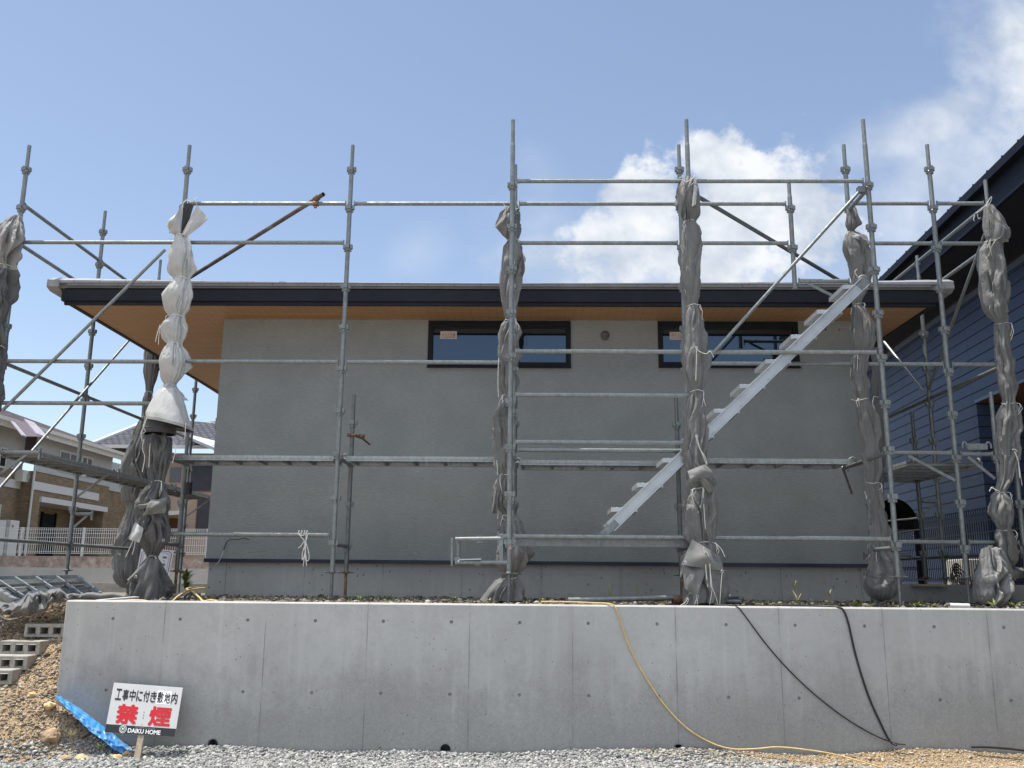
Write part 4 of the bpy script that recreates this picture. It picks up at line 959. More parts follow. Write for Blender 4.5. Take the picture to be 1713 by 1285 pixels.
m = MB(); prof = [(.155, 0), (.158, -.06), (.163, -.10), (.166, -.135), (.164, -.16), (.158, -.165)]
c = at(268.5, 700, AY-.07); m.lathe([(r_, z_) for r_, z_ in prof], c, 40); m.lathe([(.163, -.108), (.168, -.112), (.168, -.120), (.163, -.124)], c, 40); part('dark_collar', m, M['pvc_in'], wb)
lo = bundle('sheet_bundle', 'dark grey sheeting twisted and knotted below the white skirt', [
    (731, 243, 287), (745, 241, 287), (770, 246, 284), (795, 252, 276), (806, 254, 274), (813, 246, 276), (828, 236, 277), (842, 228, 280), (856, 232, 279), (868, 234, 281), (885, 234, 282), (905, 237, 279), (922, 246, 268), (931, 248, 263),
    (945, 236, 268), (965, 226, 272), (985, 222, 277), (1004, 219, 279)], AY-.06, M['cloth_d'], 23, ties=(806, 931), nfold=11, fold=1.15)
flap(lo, (wp(250, 838, -.14), wp(279, 832, -.14), wp(276, 858, -.15), wp(240, 862, -.14)), M['cloth'], .05, 16, 'knot_fold', 7, wr=.03)
flap(lo, (wp(228, 846, -.10), wp(262, 836, -.13), wp(268, 846, -.14), wp(232, 852, -.11)), M['cloth'], .03, 14, 'knot_fold', 9, wr=.02)
flap(lo, (wp(226, 874, -.13), wp(240, 884, -.12), wp(233, 908, -.13), wp(214, 902, -.15)), M['pvc'], .02, 12, 'torn_corner', 8, wr=.02)
flap(lo, (wp(246, 932, -.10), wp(256, 940, -.12), wp(238, 976, -.14), wp(212, 970, -.12)), M['cloth'], .03, 14, 'flap', 10, wr=.03)
flap(lo, (wp(248, 935, -.13), wp(266, 935, -.10), wp(262, 1003, -.15), wp(222, 1004, -.16)), M['cloth_d'], .03, 14, 'flap', 12, wr=.04)
eyelet(lo, wp(273.5, 904, -.15)); eyelet(lo, wp(227.5, 965, -.17))
for pts in (((241, 735), (238, 750), (242, 765), (238, 790)), ((253, 732), (251, 745), (250, 760), (249, 782)), ((224, 890), (222, 905), (218, 915), (210, 932)), ((226, 888), (226, 905), (224, 918), (221, 928)), ((289, 738), (294, 752), (291, 765), (288, 775))):
    cord(lo, curve([wp(a, b, -.13) for a, b in pts]))
for pts in (((268, 543), (264, 555), (260, 572)), ((268, 545), (266, 560), (265, 577)), ((306, 542), (310, 550), (314, 551)), ((246, 699), (240, 712), (243, 722), (236, 726)), ((246, 699), (239, 718), (236, 726), (238, 738)), ((311, 708), (310, 720), (309, 735))):
    cord(wb, curve([wp(a, b, -.14 if b > 650 else -.06) for a, b in pts]))
for pts in (((306, 341), (312, 335), (320, 338), (327, 334)), ((318, 340), (322, 334), (332, 330)), ((327, 336), (329, 342), (329, 346))): cord(wb, curve([wp(a, b, .02) for a, b in pts]), .005 if pts[0][0] == 306 else .003)

# bundle on the third pole of the left return
lb_ = bundle('sheet_bundle', 'grey sheeting bundle on a farther pole behind the white one', [
    (588, 241, 266), (605, 240, 267), (628, 241, 263), (648, 244, 257), (656, 244, 256), (672, 239, 254), (690, 238, 252), (698, 237, 253), (720, 228, 256), (750, 215, 254), (785, 202, 252), (815, 203, 250), (838, 206, 246), (846, 214, 246), (870, 206, 246),
    (900, 196, 246), (930, 191, 246), (955, 192, 244), (970, 196, 240), (982, 206, 232)], 13.0, M['cloth'], 31, ties=(656, 698), nfold=9, fold=1.0, depth=.6)
# far left bundle, cut by the frame
bundle('sheet_bundle', 'pale sheeting bundle cut off by the left edge of the photo', [(362, 24, 34), (372, 8, 36), (388, -8, 39), (410, -22, 36), (432, -28, 28), (447, -16, 20), (462, -26, 22), (500, -36, 18), (540, -34, 8), (580, -26, 6), (640, -30, 2), (720, -34, -6), (800, -24, -10), (900, -40, -14), (990, -50, -10)],
       AY-.06, (M['hem'], M['cloth_d']), 41, ties=(447, 580), nfold=8, split=452)
# middle bundle
mbn = bundle('sheet_bundle', 'grey sheeting bundle hanging behind the centre pole left of the stair bay', [
    (346, 848, 864), (358, 836, 866), (375, 829, 866), (390, 838, 866), (402, 849, 865), (412, 843, 872), (440, 839, 876), (480, 836, 869), (515, 842, 863), (534, 846, 861), (545, 838, 865), (572, 833, 868), (600, 833, 867), (640, 836, 864), (661, 843, 860), (672, 836, 862),
    (700, 827, 862), (740, 830, 863), (780, 833, 863), (794, 838, 862), (808, 831, 862), (840, 828, 864), (862, 843, 862), (872, 838, 872), (900, 834, 879), (930, 832, 886), (950, 837, 878), (967, 843, 865), (975, 832, 870), (990, 819, 874), (1005, 814, 877)], AY+.03, M['cloth'], 53,
    ties=(402, 534, 661, 794, 862, 967), nfold=9)
for pts in (((874, 420), (878, 440), (879, 475)), ((834, 600), (833, 640), (834, 664)), ((831, 770), (832, 785), (832, 795)), ((832, 845), (833, 860), (832, 868)), ((863, 538), (868, 545), (867, 552)), ((842, 340), (846, 350), (842, 360), (850, 366)), ((864, 338), (868, 347), (862, 352), (867, 358))):
    cord(mbn, curve([at(a, b, AY-.06) for a, b in pts]))
flap(mbn, (at(846, 352, AY-.10), at(854, 358, AY-.11), at(846, 396, AY-.10), at(827, 380, AY-.10)), M['cloth'], .03, 12, 'flap', 4, wr=.02)
flap(mbn, (at(826, 820, AY-.08), at(834, 822, AY-.08), at(832, 860, AY-.08), at(823, 858, AY-.08)), M['cloth'], .03, 12, 'loop', 5, wr=.02)
# stair bundle
sb = bundle('sheet_bundle', 'grey sheeting bundle in front of the stair, longest of the row', [
    (300, 1140, 1162), (315, 1134, 1168), (340, 1133, 1172), (358, 1140, 1170), (371, 1146, 1163), (380, 1141, 1169), (405, 1139, 1172), (440, 1138, 1172), (480, 1142, 1171), (505, 1147, 1168), (511, 1149, 1167), (525, 1145, 1172), (560, 1144, 1176), (600, 1143, 1181), (635, 1149, 1178), (654, 1155, 1173),
    (668, 1150, 1177), (700, 1147, 1181), (740, 1146, 1182), (778, 1149, 1181), (790, 1152, 1192), (806, 1150, 1199), (818, 1155, 1192), (832, 1147, 1199), (850, 1144, 1202), (875, 1146, 1201), (896, 1153, 1197), (908, 1158, 1194), (918, 1152, 1200), (940, 1147, 1207), (965, 1145, 1216), (990, 1146, 1219), (1011, 1144, 1214)], BY-.02, M['cloth'], 67,
    ties=(371, 511, 654, 818, 908), nfold=10)
def b8(px, py, dy=0): return at(px, py, BY-.02+dy)
flap(sb, (b8(1158, 902, -.13), b8(1204, 930, -.14), b8(1210, 955, -.19), b8(1140, 945, -.18)), M['cloth'], .05, 18, 'folded_hem_flap', 3, wr=.018)
flap(sb, (b8(1141, 946, -.15), b8(1182, 950, -.17), b8(1166, 998, -.19), b8(1146, 985, -.17)), M['cloth'], .03, 14, 'flap', 4, wr=.02)
flap(sb, (b8(1140, 945, -.10), b8(1153, 948, -.12), b8(1152, 976, -.12), b8(1137, 966, -.12)), M['cloth_d'], .0, 10, 'flap', 5, wr=.01)
flap(sb, (b8(1150, 788, -.14), b8(1180, 776, -.12), b8(1199, 797, -.12), b8(1156, 808, -.17)), M['cloth'], .05, 14, 'knot_fold', 6, wr=.02)
flap(sb, (b8(1166, 796, -.17), b8(1182, 800, -.16), b8(1197, 818, -.13), b8(1186, 826, -.14)), M['cloth'], .02, 12, 'knot_fold', 8, wr=.02)
flap(sb, (b8(1134, 312, -.06), b8(1150, 312, -.10), b8(1146, 368, -.10), b8(1135, 360, -.06)), M['cloth_d'], .03, 12, 'flap', 9, wr=.02)
flap(sb, (b8(1161, 308, -.11), b8(1167, 312, -.10), b8(1164, 342, -.12), b8(1157, 346, -.12)), M['pvc'], .01, 10, 'care_tag', 2, wr=.006)
eyelet(sb, b8(1166.5, 998, -.20)); eyelet(sb, b8(1147, 941, -.19)); eyelet(sb, b8(1208, 956, -.20)); eyelet(sb, b8(1165, 582, -.13)); eyelet(sb, b8(1165.5, 730, -.13))
for pts in (((1165, 582), (1170, 588), (1181, 592), (1188, 588), (1194, 598)), ((1165, 584), (1165, 600), (1164, 637)), ((1164, 730), (1168, 745), (1175, 760), (1182, 778)), ((1166, 730), (1171, 750), (1180, 766), (1183, 777)), ((1176, 817), (1177, 840), (1180, 885)),
            ((1177, 915), (1180, 935), (1181, 955), (1184, 982)), ((1180, 921), (1186, 932), (1188, 955), (1189, 985)), ((1188, 955), (1191, 985), (1187, 1012)), ((1208, 957), (1206, 980), (1204, 1012)), ((1190, 980), (1198, 1000), (1201, 1013)), ((1166, 1000), (1164, 1006), (1162, 1013)), ((1166, 1000), (1167, 1008), (1166, 1014)), ((1196, 908), (1206, 918), (1213, 932)),
            ((1141, 300), (1148, 304), (1155, 301), (1163, 297), (1160, 306), (1150, 312)), ((1136, 298), (1140, 296), (1141, 293)), ((1157, 300), (1162, 294), (1165, 299), (1162, 308)), ((1151, 1000), (1146, 1008), (1138, 1013)), ((1152, 1002), (1149, 1010), (1143, 1013))):
    cord(sb, curve([b8(a, b, -.20 if b > 900 else -.15 if b > 560 else -.10) for a, b in pts]), .0042 if pts[0][1] in (915, 921) else .003)
# bundles at the right corner of the house
rb = bundle('sheet_bundle', 'grey sheeting bundle behind the stair top at the house corner', [
    (346, 1417, 1428), (360, 1416, 1435), (376, 1415, 1438), (388, 1419, 1428), (394, 1414, 1436), (408, 1411, 1447), (440, 1418, 1455), (478, 1427, 1454), (503, 1427, 1442), (510, 1427, 1440), (520, 1426, 1450), (545, 1426, 1458), (575, 1426, 1461), (591, 1431, 1452), (600, 1427, 1450),
    (625, 1425, 1449), (655, 1427, 1452), (667, 1433, 1452), (680, 1432, 1458), (705, 1435, 1464), (745, 1443, 1469), (785, 1446, 1471), (808, 1449, 1467), (820, 1450, 1471), (850, 1455, 1477), (890, 1458, 1486), (915, 1461, 1485), (921, 1463, 1483), (935, 1456, 1493), (955, 1452, 1503), (980, 1451, 1507), (994, 1456, 1500), (1003, 1466, 1484)], AY-.02, M['cloth'], 71,
    ties=(388, 508, 591, 667, 808, 921), nfold=9)
flap(rb, (at(1420, 388, AY-.1), at(1449, 393, AY-.08), at(1455, 410, AY-.06), at(1426, 398, AY-.1)), M['pvc'], .02, 10, 'clear_flap', 4, wr=.02)
for pts in (((1434, 450), (1430, 455), (1434, 462), (1440, 466), (1442, 475)), ((1424, 668), (1434, 670), (1450, 666)), ((1446, 822), (1449, 830), (1449, 835)), ((1425, 515), (1424, 522), (1423, 526))): cord(rb, curve([at(a, b, AY-.13) for a, b in pts]))
bundle('sheet_bundle', 'darker sheeting bundle squeezed between stair bundle row and navy siding', [(582, 1459, 1470), (600, 1459, 1473), (630, 1459, 1474), (658, 1460, 1472), (666, 1461, 1471), (690, 1462, 1478), (720, 1465, 1482), (750, 1468, 1482), (775, 1470, 1480), (800, 1471, 1479), (830, 1468, 1478)], IY, M['cloth_d'], 83, ties=(664,), nfold=9, fold=1.2)
eb = bundle('sheet_bundle', 'grey sheeting bundle on the rightmost pole against the navy siding', [
    (344, 1648, 1659), (358, 1647, 1668), (376, 1647, 1679), (394, 1648, 1686), (402, 1650, 1684), (408, 1646, 1674), (420, 1640, 1676), (455, 1639, 1682), (490, 1643, 1684), (515, 1647, 1684), (532, 1657, 1684), (542, 1666, 1684), (548, 1665, 1687), (575, 1664, 1689), (615, 1667, 1696), (650, 1672, 1699), (672, 1678, 1697), (679, 1676, 1698), (700, 1670, 1702), (735, 1669, 1703), (770, 1672, 1700),
    (800, 1671, 1694), (818, 1667, 1685), (823, 1667, 1682), (835, 1661, 1689), (858, 1657, 1695), (876, 1663, 1694), (886, 1669, 1690), (895, 1665, 1694), (915, 1668, 1700), (935, 1675, 1703), (947, 1684, 1695)], AY-.05, M['cloth'], 97, ties=(405, 542, 675, 823, 887), nfold=9)
flap(eb, (at(1662, 348, AY-.12), at(1678, 366, AY-.12), at(1687, 405, AY-.10), at(1660, 402, AY-.13)), M['cloth'], .04, 14, 'flap', 3, wr=.02)
for pts in (((1693, 752), (1698, 752), (1702, 756)), ((1697, 755), (1704, 775), (1707, 795), (1710, 812)), ((1698, 756), (1703, 770), (1706, 800)), ((1657, 816), (1663, 818), (1672, 822)), ((1655, 822), (1660, 815), (1667, 822)), ((1650, 342), (1656, 332), (1659, 330), (1656, 340), (1650, 348)), ((1632, 357), (1640, 352), (1646, 346), (1654, 342)), ((1630, 360), (1629, 368), (1631, 370)), ((1635, 358), (1637, 366), (1640, 364))): cord(eb, curve([at(a, b, AY-.16) for a, b in pts]))
hb = bundle('sheet_heap', 'shiny grey sheeting sack slumped on the ground below the rightmost bundle', [(918, 1642, 1668), (935, 1640, 1676), (955, 1637, 1684), (975, 1634, 1692), (992, 1634, 1690), (1004, 1638, 1680), (1012, 1646, 1668)], AY-.12, mat_cloth('shiny_grey_sheet', (.21, .207, .205), .1, .36), 101, nfold=8, fold=1.3, group=None)
flap(hb, (at(1640, 915, AY+.02), at(1660, 912, AY+.04), at(1655, 990, AY), at(1620, 985, AY+.05)), M['cloth'], .03, 16, 'flap', 2, wr=.05)
flap(hb, (at(1672, 945, AY-.02), at(1712, 950, AY+.1), at(1722, 965, AY+.1), at(1690, 972, AY)), M['cloth'], .08, 16, 'flap', 5, wr=.05)
# heap of sheeting at the left on the bank
def heap(name, label, outline, Y, mat, seed, amp=.09, n=150):
    t = thing(name, label, 'sheeting', at(outline[0][0], max(o[1] for o in outline), Y))
    m = MB(); top = [o for o in outline]; xs_ = np.linspace(outline[0][0], outline[-1][0], n); tp_ = np.interp(xs_, [o[0] for o in outline], [o[1] for o in outline]); bt_ = np.interp(xs_, [o[0] for o in outline], [o[2] for o in outline]); G = []
    nv = 60
    for i in range(nv):
        v = i/(nv-1); row = []
        for j, x_ in enumerate(xs_):
            a = math.pi*v; y_ = tp_[j]+(bt_[j]-tp_[j])*(1-math.cos(a))/2
            dy = -.16*math.sin(a)-amp*1.6*mnoise.noise((x_*.05+seed, v*2.4, seed))*math.sin(a) - amp*2.0*abs(mnoise.noise((x_*.075+seed*3, v*2.4, 2)))*math.sin(a)+amp*.5*abs(mnoise.noise((x_*.13+v*2, v*3.5-x_*.05, 7)))+.10*(1-v)
            p = at(x_, y_, Y+dy); p.z += .03*math.sin(a)*mnoise.noise((x_*.12, v*4, 11)); row.append(p)
        G.append(row)
    m.grid(G, True, flip=False); part('sheet', m, mat, t); return t
hp = heap('sheet_heap', 'crumpled grey sheeting heap lying over the metal grid on the bank', [(-8, 1004, 1024), (14, 1010, 1030), (34, 1003, 1030), (48, 990, 1029), (66, 986, 1026), (78, 988, 1022), (86, 984, 1008), (100, 983, 1008), (112, 994, 1006), (124, 992, 1004), (136, 995, 1003)], 9.05, M['cloth'], 3)
m = MB(); m.path(curve([at(a, b, 9.0) for a, b in ((132, 1000), (150, 996), (170, 998), (190, 996), (210, 1000))]), .03, 10); part('sheet_roll', m, M['cloth'], hp)
cord(hp, curve([at(a, b, 8.95) for a, b in ((-5, 1025), (5, 1033), (14, 1036), (30, 1034))]))
# ------------------------------------------------------------------ things in the foreground
def cablepath(name, pts, r, mat, label, cat='cable', n=14):
    m = MB(); m.path(curve([at(*p) for p in pts], n), r, 10); return solo(name, m, mat, label, cat, at(*pts[0]))
wy = 8.252
cablepath('air_hose', [(905, 1006.5, 8.40), (950, 1007, 8.36), (1000, 1009, 8.31), (1020, 1010.5, 8.262), (1029, 1016, 8.246), (1038, 1038, 8.246), (1052, 1080, 8.246), (1078, 1130, 8.246), (1112, 1180, 8.246), (1150, 1219, 8.246), (1190, 1243, 8.24), (1225, 1253, 8.22), (1262, 1253, 8.19), (1300, 1250, 8.16), (1345, 1254, 8.13), (1395, 1262, 8.08), (1440, 1274, 8.02), (1490, 1288, 7.96), (1560, 1300, 7.9)], .0066, M['hose'], 'yellow air hose hanging in a curve down the concrete wall', 'hose')
cablepath('power_cable', [(1195, 1011.5, 8.40), (1222, 1013, 8.31), (1234, 1016, 8.262), (1243, 1026, 8.248), (1290, 1088, 8.248), (1345, 1146, 8.248), (1405, 1195, 8.248), (1455, 1226, 8.244), (1492, 1242, 8.22), (1515, 1246, 8.19)], .0058, M['cable'], 'thin black cable sagging diagonally across the concrete wall')
cablepath('power_cable', [(1310, 1013, 8.40), (1370, 1014, 8.36), (1402, 1016, 8.27), (1412, 1023, 8.248), (1420, 1046, 8.248), (1432, 1098, 8.248), (1452, 1162, 8.248), (1475, 1214, 8.246), (1489, 1240, 8.235), (1500, 1247, 8.19)], .0088, M['cable'], 'thicker black cable dropping steeply down the concrete wall')
cablepath('power_cable', [(1625, 1250, 8.2), (1650, 1250, 8.19), (1690, 1253, 8.18), (1730, 1258, 8.16)], .009, M['cable'], 'black cable lying on the sand at the lower right')
cablepath('air_hose', [(176, 1006, 8.38), (205, 1005, 8.38), (232, 1004, 8.40), (262, 1008, 8.40), (285, 1007, 8.50), (297, 998, 8.8), (312, 989, 9.2), (328, 985, 9.6), (342, 984, 9.8), (330, 983, 9.9), (312, 985, 9.7), (322, 990, 9.3), (334, 1000, 8.7), (340, 1006, 8.42), (352, 1004, 8.40), (362, 1006, 8.40), (366, 1008, 8.40)], .0085, M['hose'], 'yellow air hose looped behind the left part of the wall top', 'hose')
cablepath('power_cable', [(300, 1006, 8.7), (312, 996, 9.2), (322, 990, 9.6), (318, 998, 9.4), (310, 1006, 9.0)], .007, M['cable'], 'black cable under the looped yellow hose')

# no smoking sign
TL, TR, BR_, BL_ = at(190.5, 1142, 8.155), at(306, 1150.5, 8.155), at(292.5, 1233, 8.03), at(175, 1225, 8.03)
sg = thing('sign', 'white no smoking board with red characters leaning on the wall', 'sign', at(232, 1258, 8.06))
ex, ey = (TR-TL), (TL-BL_); nr = ex.cross(ey).normalized()
def su(u, v): return BL_*(1-u)*(v) + BR_*u*v + TL*(1-u)*(1-v) + TR*u*(1-v)
m = MB(); m.prism([BL_, BR_, TR, TL], -nr*.006); part('board', m, M['white'], sg, .0015)
m = MB(); m.prism([su(0.001, .999)+nr*.0012, su(.999, .999)+nr*.0012, su(.999, .838)+nr*.0012, su(.001, .838)+nr*.0012], -nr*.001); part('black_band', m, M['black'], sg)
m = MB(); m.prism([su(.655, .365)+nr*.0010, su(.853, .365)+nr*.0010, su(.853, .10)+nr*.0010, su(.655, .10)+nr*.0010], -nr*.0008); part('white_patch', m, pm('white_patch_vinyl', (.87, .87, .87), .4, var=.01), sg)
def stext(body, mat, name, u0, u1, v0, v1, bold): text_mesh(body, mat, sg, name, su(u0, v1), ex.normalized(), (su(u0, v0)-su(u0, v1)).normalized(), ex.length*(u1-u0), (su(u0, v0)-su(u0, v1)).length, nr, bold, .0022)
cs = '工事中に付き敷地内'
for i, c_ in enumerate(cs): stext(c_, M['black'], 'black_lettering', .058+i*.1005, .058+i*.1005+.086, .115+.006*(i % 2), .345, .020)
stext('禁', M['red'], 'red_lettering', .118, .425, .415, .815, .045); stext('煙', M['red'], 'red_lettering', .585, .90, .415, .815, .038)
stext('DAIKU HOME', pm('white_print', (.8, .8, .8), .5, var=.02), 'shop_lettering', .325, .785, .888, .978, .022)
stext('The Carpenters Company', pm('grey_print', (.35, .35, .35), .5, var=.02), 'small_lettering', .42, .70, .852, .876, 0)
m = MB(); cc_ = su(.252, .918)+nr*.0022
for rr in (.029, .019): m.path([cc_+ex.normalized()*(rr*math.cos(a))+ey.normalized()*(rr*math.sin(a)) for a in np.linspace(0, 6.29, 28)], .0022, 6)
for a in np.linspace(0, math.pi, 5): m.path([cc_-(ex.normalized()*math.cos(a)+ey.normalized()*math.sin(a))*.012, cc_+(ex.normalized()*math.cos(a)+ey.normalized()*math.sin(a))*.012], .0016, 5)
part('round_emblem', m, pm('emblem_white', (.75, .75, .75), .5, var=.02), sg)
m = MB()
for v in (.55, .61, .665): m.tube(su(.507, v)+nr*.0005, su(.507, v)+nr*.003, .004, 8)
m.tube(su(.505, .80)+nr*.0005, su(.505, .80)+nr*.003, .003, 8)
part('nail_heads', m, M['galv_d'], sg)
m = MB(); a = su(.52, .25)-nr*.022; b = a+(su(.515, 1)-nr*.022-a)*1.62; m.beam(b, a, .052, .03, up=nr); part('stake', m, M['wood_stake'], sg, .002)

# small notice behind the wall
nb_ = thing('notice_board', 'narrow white notice with purple border propped behind the left bundle', 'sign', at(255, 985, 9.75))
NA, NB_, NC, ND = at(236, 918, 9.95), at(291, 921, 9.95), at(278, 986, 9.75), at(224, 982, 9.75)
nx_, ny_ = (NB_-NA), (NA-ND); nn_ = nx_.cross(ny_).normalized()
def nu(u, v): return ND*(1-u)*v + NC*u*v + NA*(1-u)*(1-v) + NB_*u*(1-v)
m = MB(); m.prism([ND, NC, NB_, NA], -nn_*.006); part('board', m, M['white'], nb_)
m = MB(); lo_ = [(.05, .035), (.95, .035), (.95, .965), (.05, .965)]
for k_, mt in ((0, 'purple_print'), (1, 'purple_print')):
    o = .0 if k_ == 0 else .055
    ring = [(.05+o, .10+o), (.14+o, .035+o*.8), (.86-o, .035+o*.8), (.95-o, .10+o), (.95-o, .90-o), (.86-o, .965-o*.8), (.14+o, .965-o*.8), (.05+o, .90-o)]
    for i in range(8):
        a, b = ring[i], ring[(i+1) % 8]; m.beam(nu(*a)+nn_*.001, nu(*b)+nn_*.001, .008 if k_ == 0 else .004, .0012, up=nn_)
part('border', m, pm('purple_print', (.22, .09, .17), .6, var=.05), nb_)
for i, c_ in enumerate('誠・意・心・技'):
    v = .19+i*.095; hgt = .07 if i % 2 == 0 else .02; text_mesh(c_, M['black'], nb_, 'lettering', nu(.70 if hgt > .05 else .735, v+hgt/2), nx_.normalized(), ny_.normalized(), nx_.length*(.13 if hgt > .05 else .05), ny_.length*hgt*.9, nn_, .012, .002)
m = MB(); r2 = random.Random(4)
for col in range(3):
    u = .56-col*.125; v = .13
    m.prism([nu(u-.03, v+.03)+nn_*.001, nu(u+.03, v+.03)+nn_*.001, nu(u+.03, v)+nn_*.001, nu(u-.03, v)+nn_*.001], nn_*.0005); v = .2
    while v < .62:
        h = r2.uniform(.018, .028); w_ = r2.uniform(.022, .036); m.prism([nu(u-w_, v+h)+nn_*.001, nu(u+w_, v+h)+nn_*.001, nu(u+w_*.7, v)+nn_*.001, nu(u-w_, v)+nn_*.001], nn_*.0005); v += h+.010
part('small_print', m, M['black'], nb_)

# cinder blocks used as steps
def cinder(px, py, Y, rz, label):
    c = at(px, py, Y); t = MB(); W_, H_, D_ = .39, .125, .19; co, si = math.cos(rz), math.sin(rz)
    def bx(x0, x1, z0, z1):
        b = len(t.v); t.box(x0, x1, -D_/2, D_/2, z0, z1)
        for i in range(b, len(t.v)): x, y, z = t.v[i]; t.v[i] = (c.x+x*co-y*si, c.y+x*si+y*co+D_/2, c.z+z)
    # body with three through holes, as one skin
    hw, hh = .075, .060; cxs = (-.122, 0, .122)
    xs_ = [-W_/2]+[v for q in cxs for v in (q-hw/2, q+hw/2)]+[W_/2]
    zs_ = [-H_/2, -hh/2, hh/2, H_/2]; vid = {}
    def V(i, j, s):
        if (i, j, s) not in vid:
            x, y, z = xs_[i], (-D_/2 if s == 0 else D_/2), zs_[j]; vid[(i, j, s)] = t.n; t.v.append((c.x+x*co-y*si, c.y+x*si+y*co+D_/2, c.z+z)); t.n += 1
        return vid[(i, j, s)]
    def F(*q): t.f.append(list(q)); t.sm.append(False); t.mi.append(0)
    for i in range(7):
        for j in range(3):
            if j == 1 and i in (1, 3, 5):
                F(V(i, 1, 0), V(i, 1, 1), V(i+1, 1, 1), V(i+1, 1, 0)); F(V(i, 2, 0), V(i+1, 2, 0), V(i+1, 2, 1), V(i, 2, 1)); F(V(i, 1, 0), V(i, 2, 0), V(i, 2, 1), V(i, 1, 1)); F(V(i+1, 1, 0), V(i+1, 1, 1), V(i+1, 2, 1), V(i+1, 2, 0)); continue
            F(V(i, j, 0), V(i+1, j, 0), V(i+1, j+1, 0), V(i, j+1, 0)); F(V(i, j, 1), V(i, j+1, 1), V(i+1, j+1, 1), V(i+1, j, 1))
    for i in range(7): F(V(i, 0, 0), V(i, 0, 1), V(i+1, 0, 1), V(i+1, 0, 0)); F(V(i, 3, 0), V(i+1, 3, 0), V(i+1, 3, 1), V(i, 3, 1))
    for j in range(3): F(V(0, j, 0), V(0, j+1, 0), V(0, j+1, 1), V(0, j, 1)); F(V(7, j, 0), V(7, j, 1), V(7, j+1, 1), V(7, j+1, 0))
    solo('cinder_block', t, M['block_warm'], label, 'concrete block', (c.x, c.y, c.z-H_/2), 'cinder blocks set as steps in the bank', .007)
cinder(74, 1055, 8.98, .02, 'hollow cinder block touching the wall edge, topmost of the steps')
cinder(33, 1084, 8.78, -.04, 'hollow cinder block second from the top of the bank steps')
cinder(9, 1109, 8.60, .03, 'hollow cinder block third from the top of the bank steps')
cinder(-18, 1133, 8.43, .05, 'lowest cinder block step, cut by the left frame edge')

# blue tarp strip
t_ = [(94, 1162), (112, 1171), (138, 1188), (163, 1207), (182, 1222), (204, 1239), (224, 1256)]; b_ = [(92, 1166), (108, 1181), (128, 1201), (150, 1222), (174, 1240), (192, 1255), (212, 1264)]
m = MB(); G = []
for i in range(12):
    v = i/11; row = []
    for u in np.linspace(0, 6, 70):
        k = min(5, int(u)); f = u-k; tx_, ty_ = [t_[k][c]*(1-f)+t_[k+1][c]*f for c in (0, 1)]; bx_, by_ = [b_[k][c]*(1-f)+b_[k+1][c]*f for c in (0, 1)]
        p = at(tx_*(1-v)+bx_*v, ty_*(1-v)+by_*v, 8.245-.17*v-.02*math.sin(math.pi*v)-.055*abs(mnoise.noise((u*1.9, v*2.2, 3)))-.03*abs(mnoise.noise((u*4.2+v*2, v*4.2, 5)))); p.z += .010*mnoise.noise((u*3, v*3, 9)); row.append(p)
    G.append(row)
m.grid(G, True); solo('tarp', m, M['tarp'], 'blue tarpaulin strip tucked between dirt bank and wall', 'tarpaulin', at(224, 1257, 8.2))

# steel grid frame lying at the left
gf = thing('deck_frame', 'old steel deck frame lying tilted behind the bank at left', 'metal frame', at(60, 1005, 9.6))
A_, B_, C_, D_ = at(-45, 967, 10.7), at(130, 964.5, 10.7), at(168, 994, 9.75), at(26, 1012, 9.25)
def gu(u, v): return (A_*(1-u)+B_*u)*(1-v)+(D_*(1-u)+C_*u)*v
m = MB()
for a, b in ((gu(0, 0), gu(1, 0)), (gu(1, 0), gu(1, 1)), (gu(0, 1), gu(1, 1))): m.beam(a, b, .028, .045)
m.beam(gu(0, 0), gu(0, 1), .05, .11); part('frame', m, M['galv'], gf, .002)
for u in (.2, .4, .6, .8): m = MB(); m.beam(gu(u, 0), gu(u, 1), .022, .03); part('cross_bar', m, M['galv'], gf)
m = MB()
for v in (.36, .68): m.beam(gu(0, v), gu(1, v), .02, .03)
for v in np.linspace(.05, .30, 6): m.beam(gu(0, v)-Vector((0, 0, .02)), gu(1, v)-Vector((0, 0, .02)), .010, .004)
for u in np.linspace(.02, .98, 44): m.beam(gu(u, .02)-Vector((0, 0, .022)), gu(u+.012, .33)-Vector((0, 0, .022)), .010, .003)
part('mesh_strands', m, M['galv_d'], gf)
m = MB(); m.add([gu(.01, .34)-Vector((0, 0, .03)), gu(.99, .34)-Vector((0, 0, .03)), gu(.99, .99)-Vector((0, 0, .03)), gu(.01, .99)-Vector((0, 0, .03))], [(3, 2, 1, 0)]); part('panel', m, pm('mesh_shade_panel', (.045, .050, .052), .5, .3, var=.3, sc=9), gf)  # near-black panel stands in for the shadow seen through the open grid

# odds and ends along the top of the wall
m = MB(); m.tube(at(950, 1004, 8.62), at(1128, 1000, 8.80), .0235, 14, hollow=True); solo('steel_pipe', m, M['galv'], 'long steel pipe lying behind the wall left of the stair bundle', 'pipe', at(1040, 1004, 8.7))
m = MB(); m.tube(at(1125, 1003, 8.80), at(1142, 1003, 8.82), .040, 14, hollow=True); solo('pipe_socket', m, M['rusty'], 'rusty pipe socket at the end of the long lying pipe', 'pipe', at(1133, 1006, 8.8))
m = MB(); m.tube(at(1205, 999, 8.9), at(1236, 997.5, 8.9), .0235, 14); m.tube(at(1205, 1006, 8.85), at(1240, 1007, 8.85), .0235, 14); m.lathe([(0, -.02), (.03, -.02), (.03, .02), (0, .02)], at(1239, 1002, 8.88), 12); solo('steel_pipe', m, M['galv_d'], 'short steel pipe stub right of the stair bundle foot', 'pipe', at(1220, 1008, 8.88))
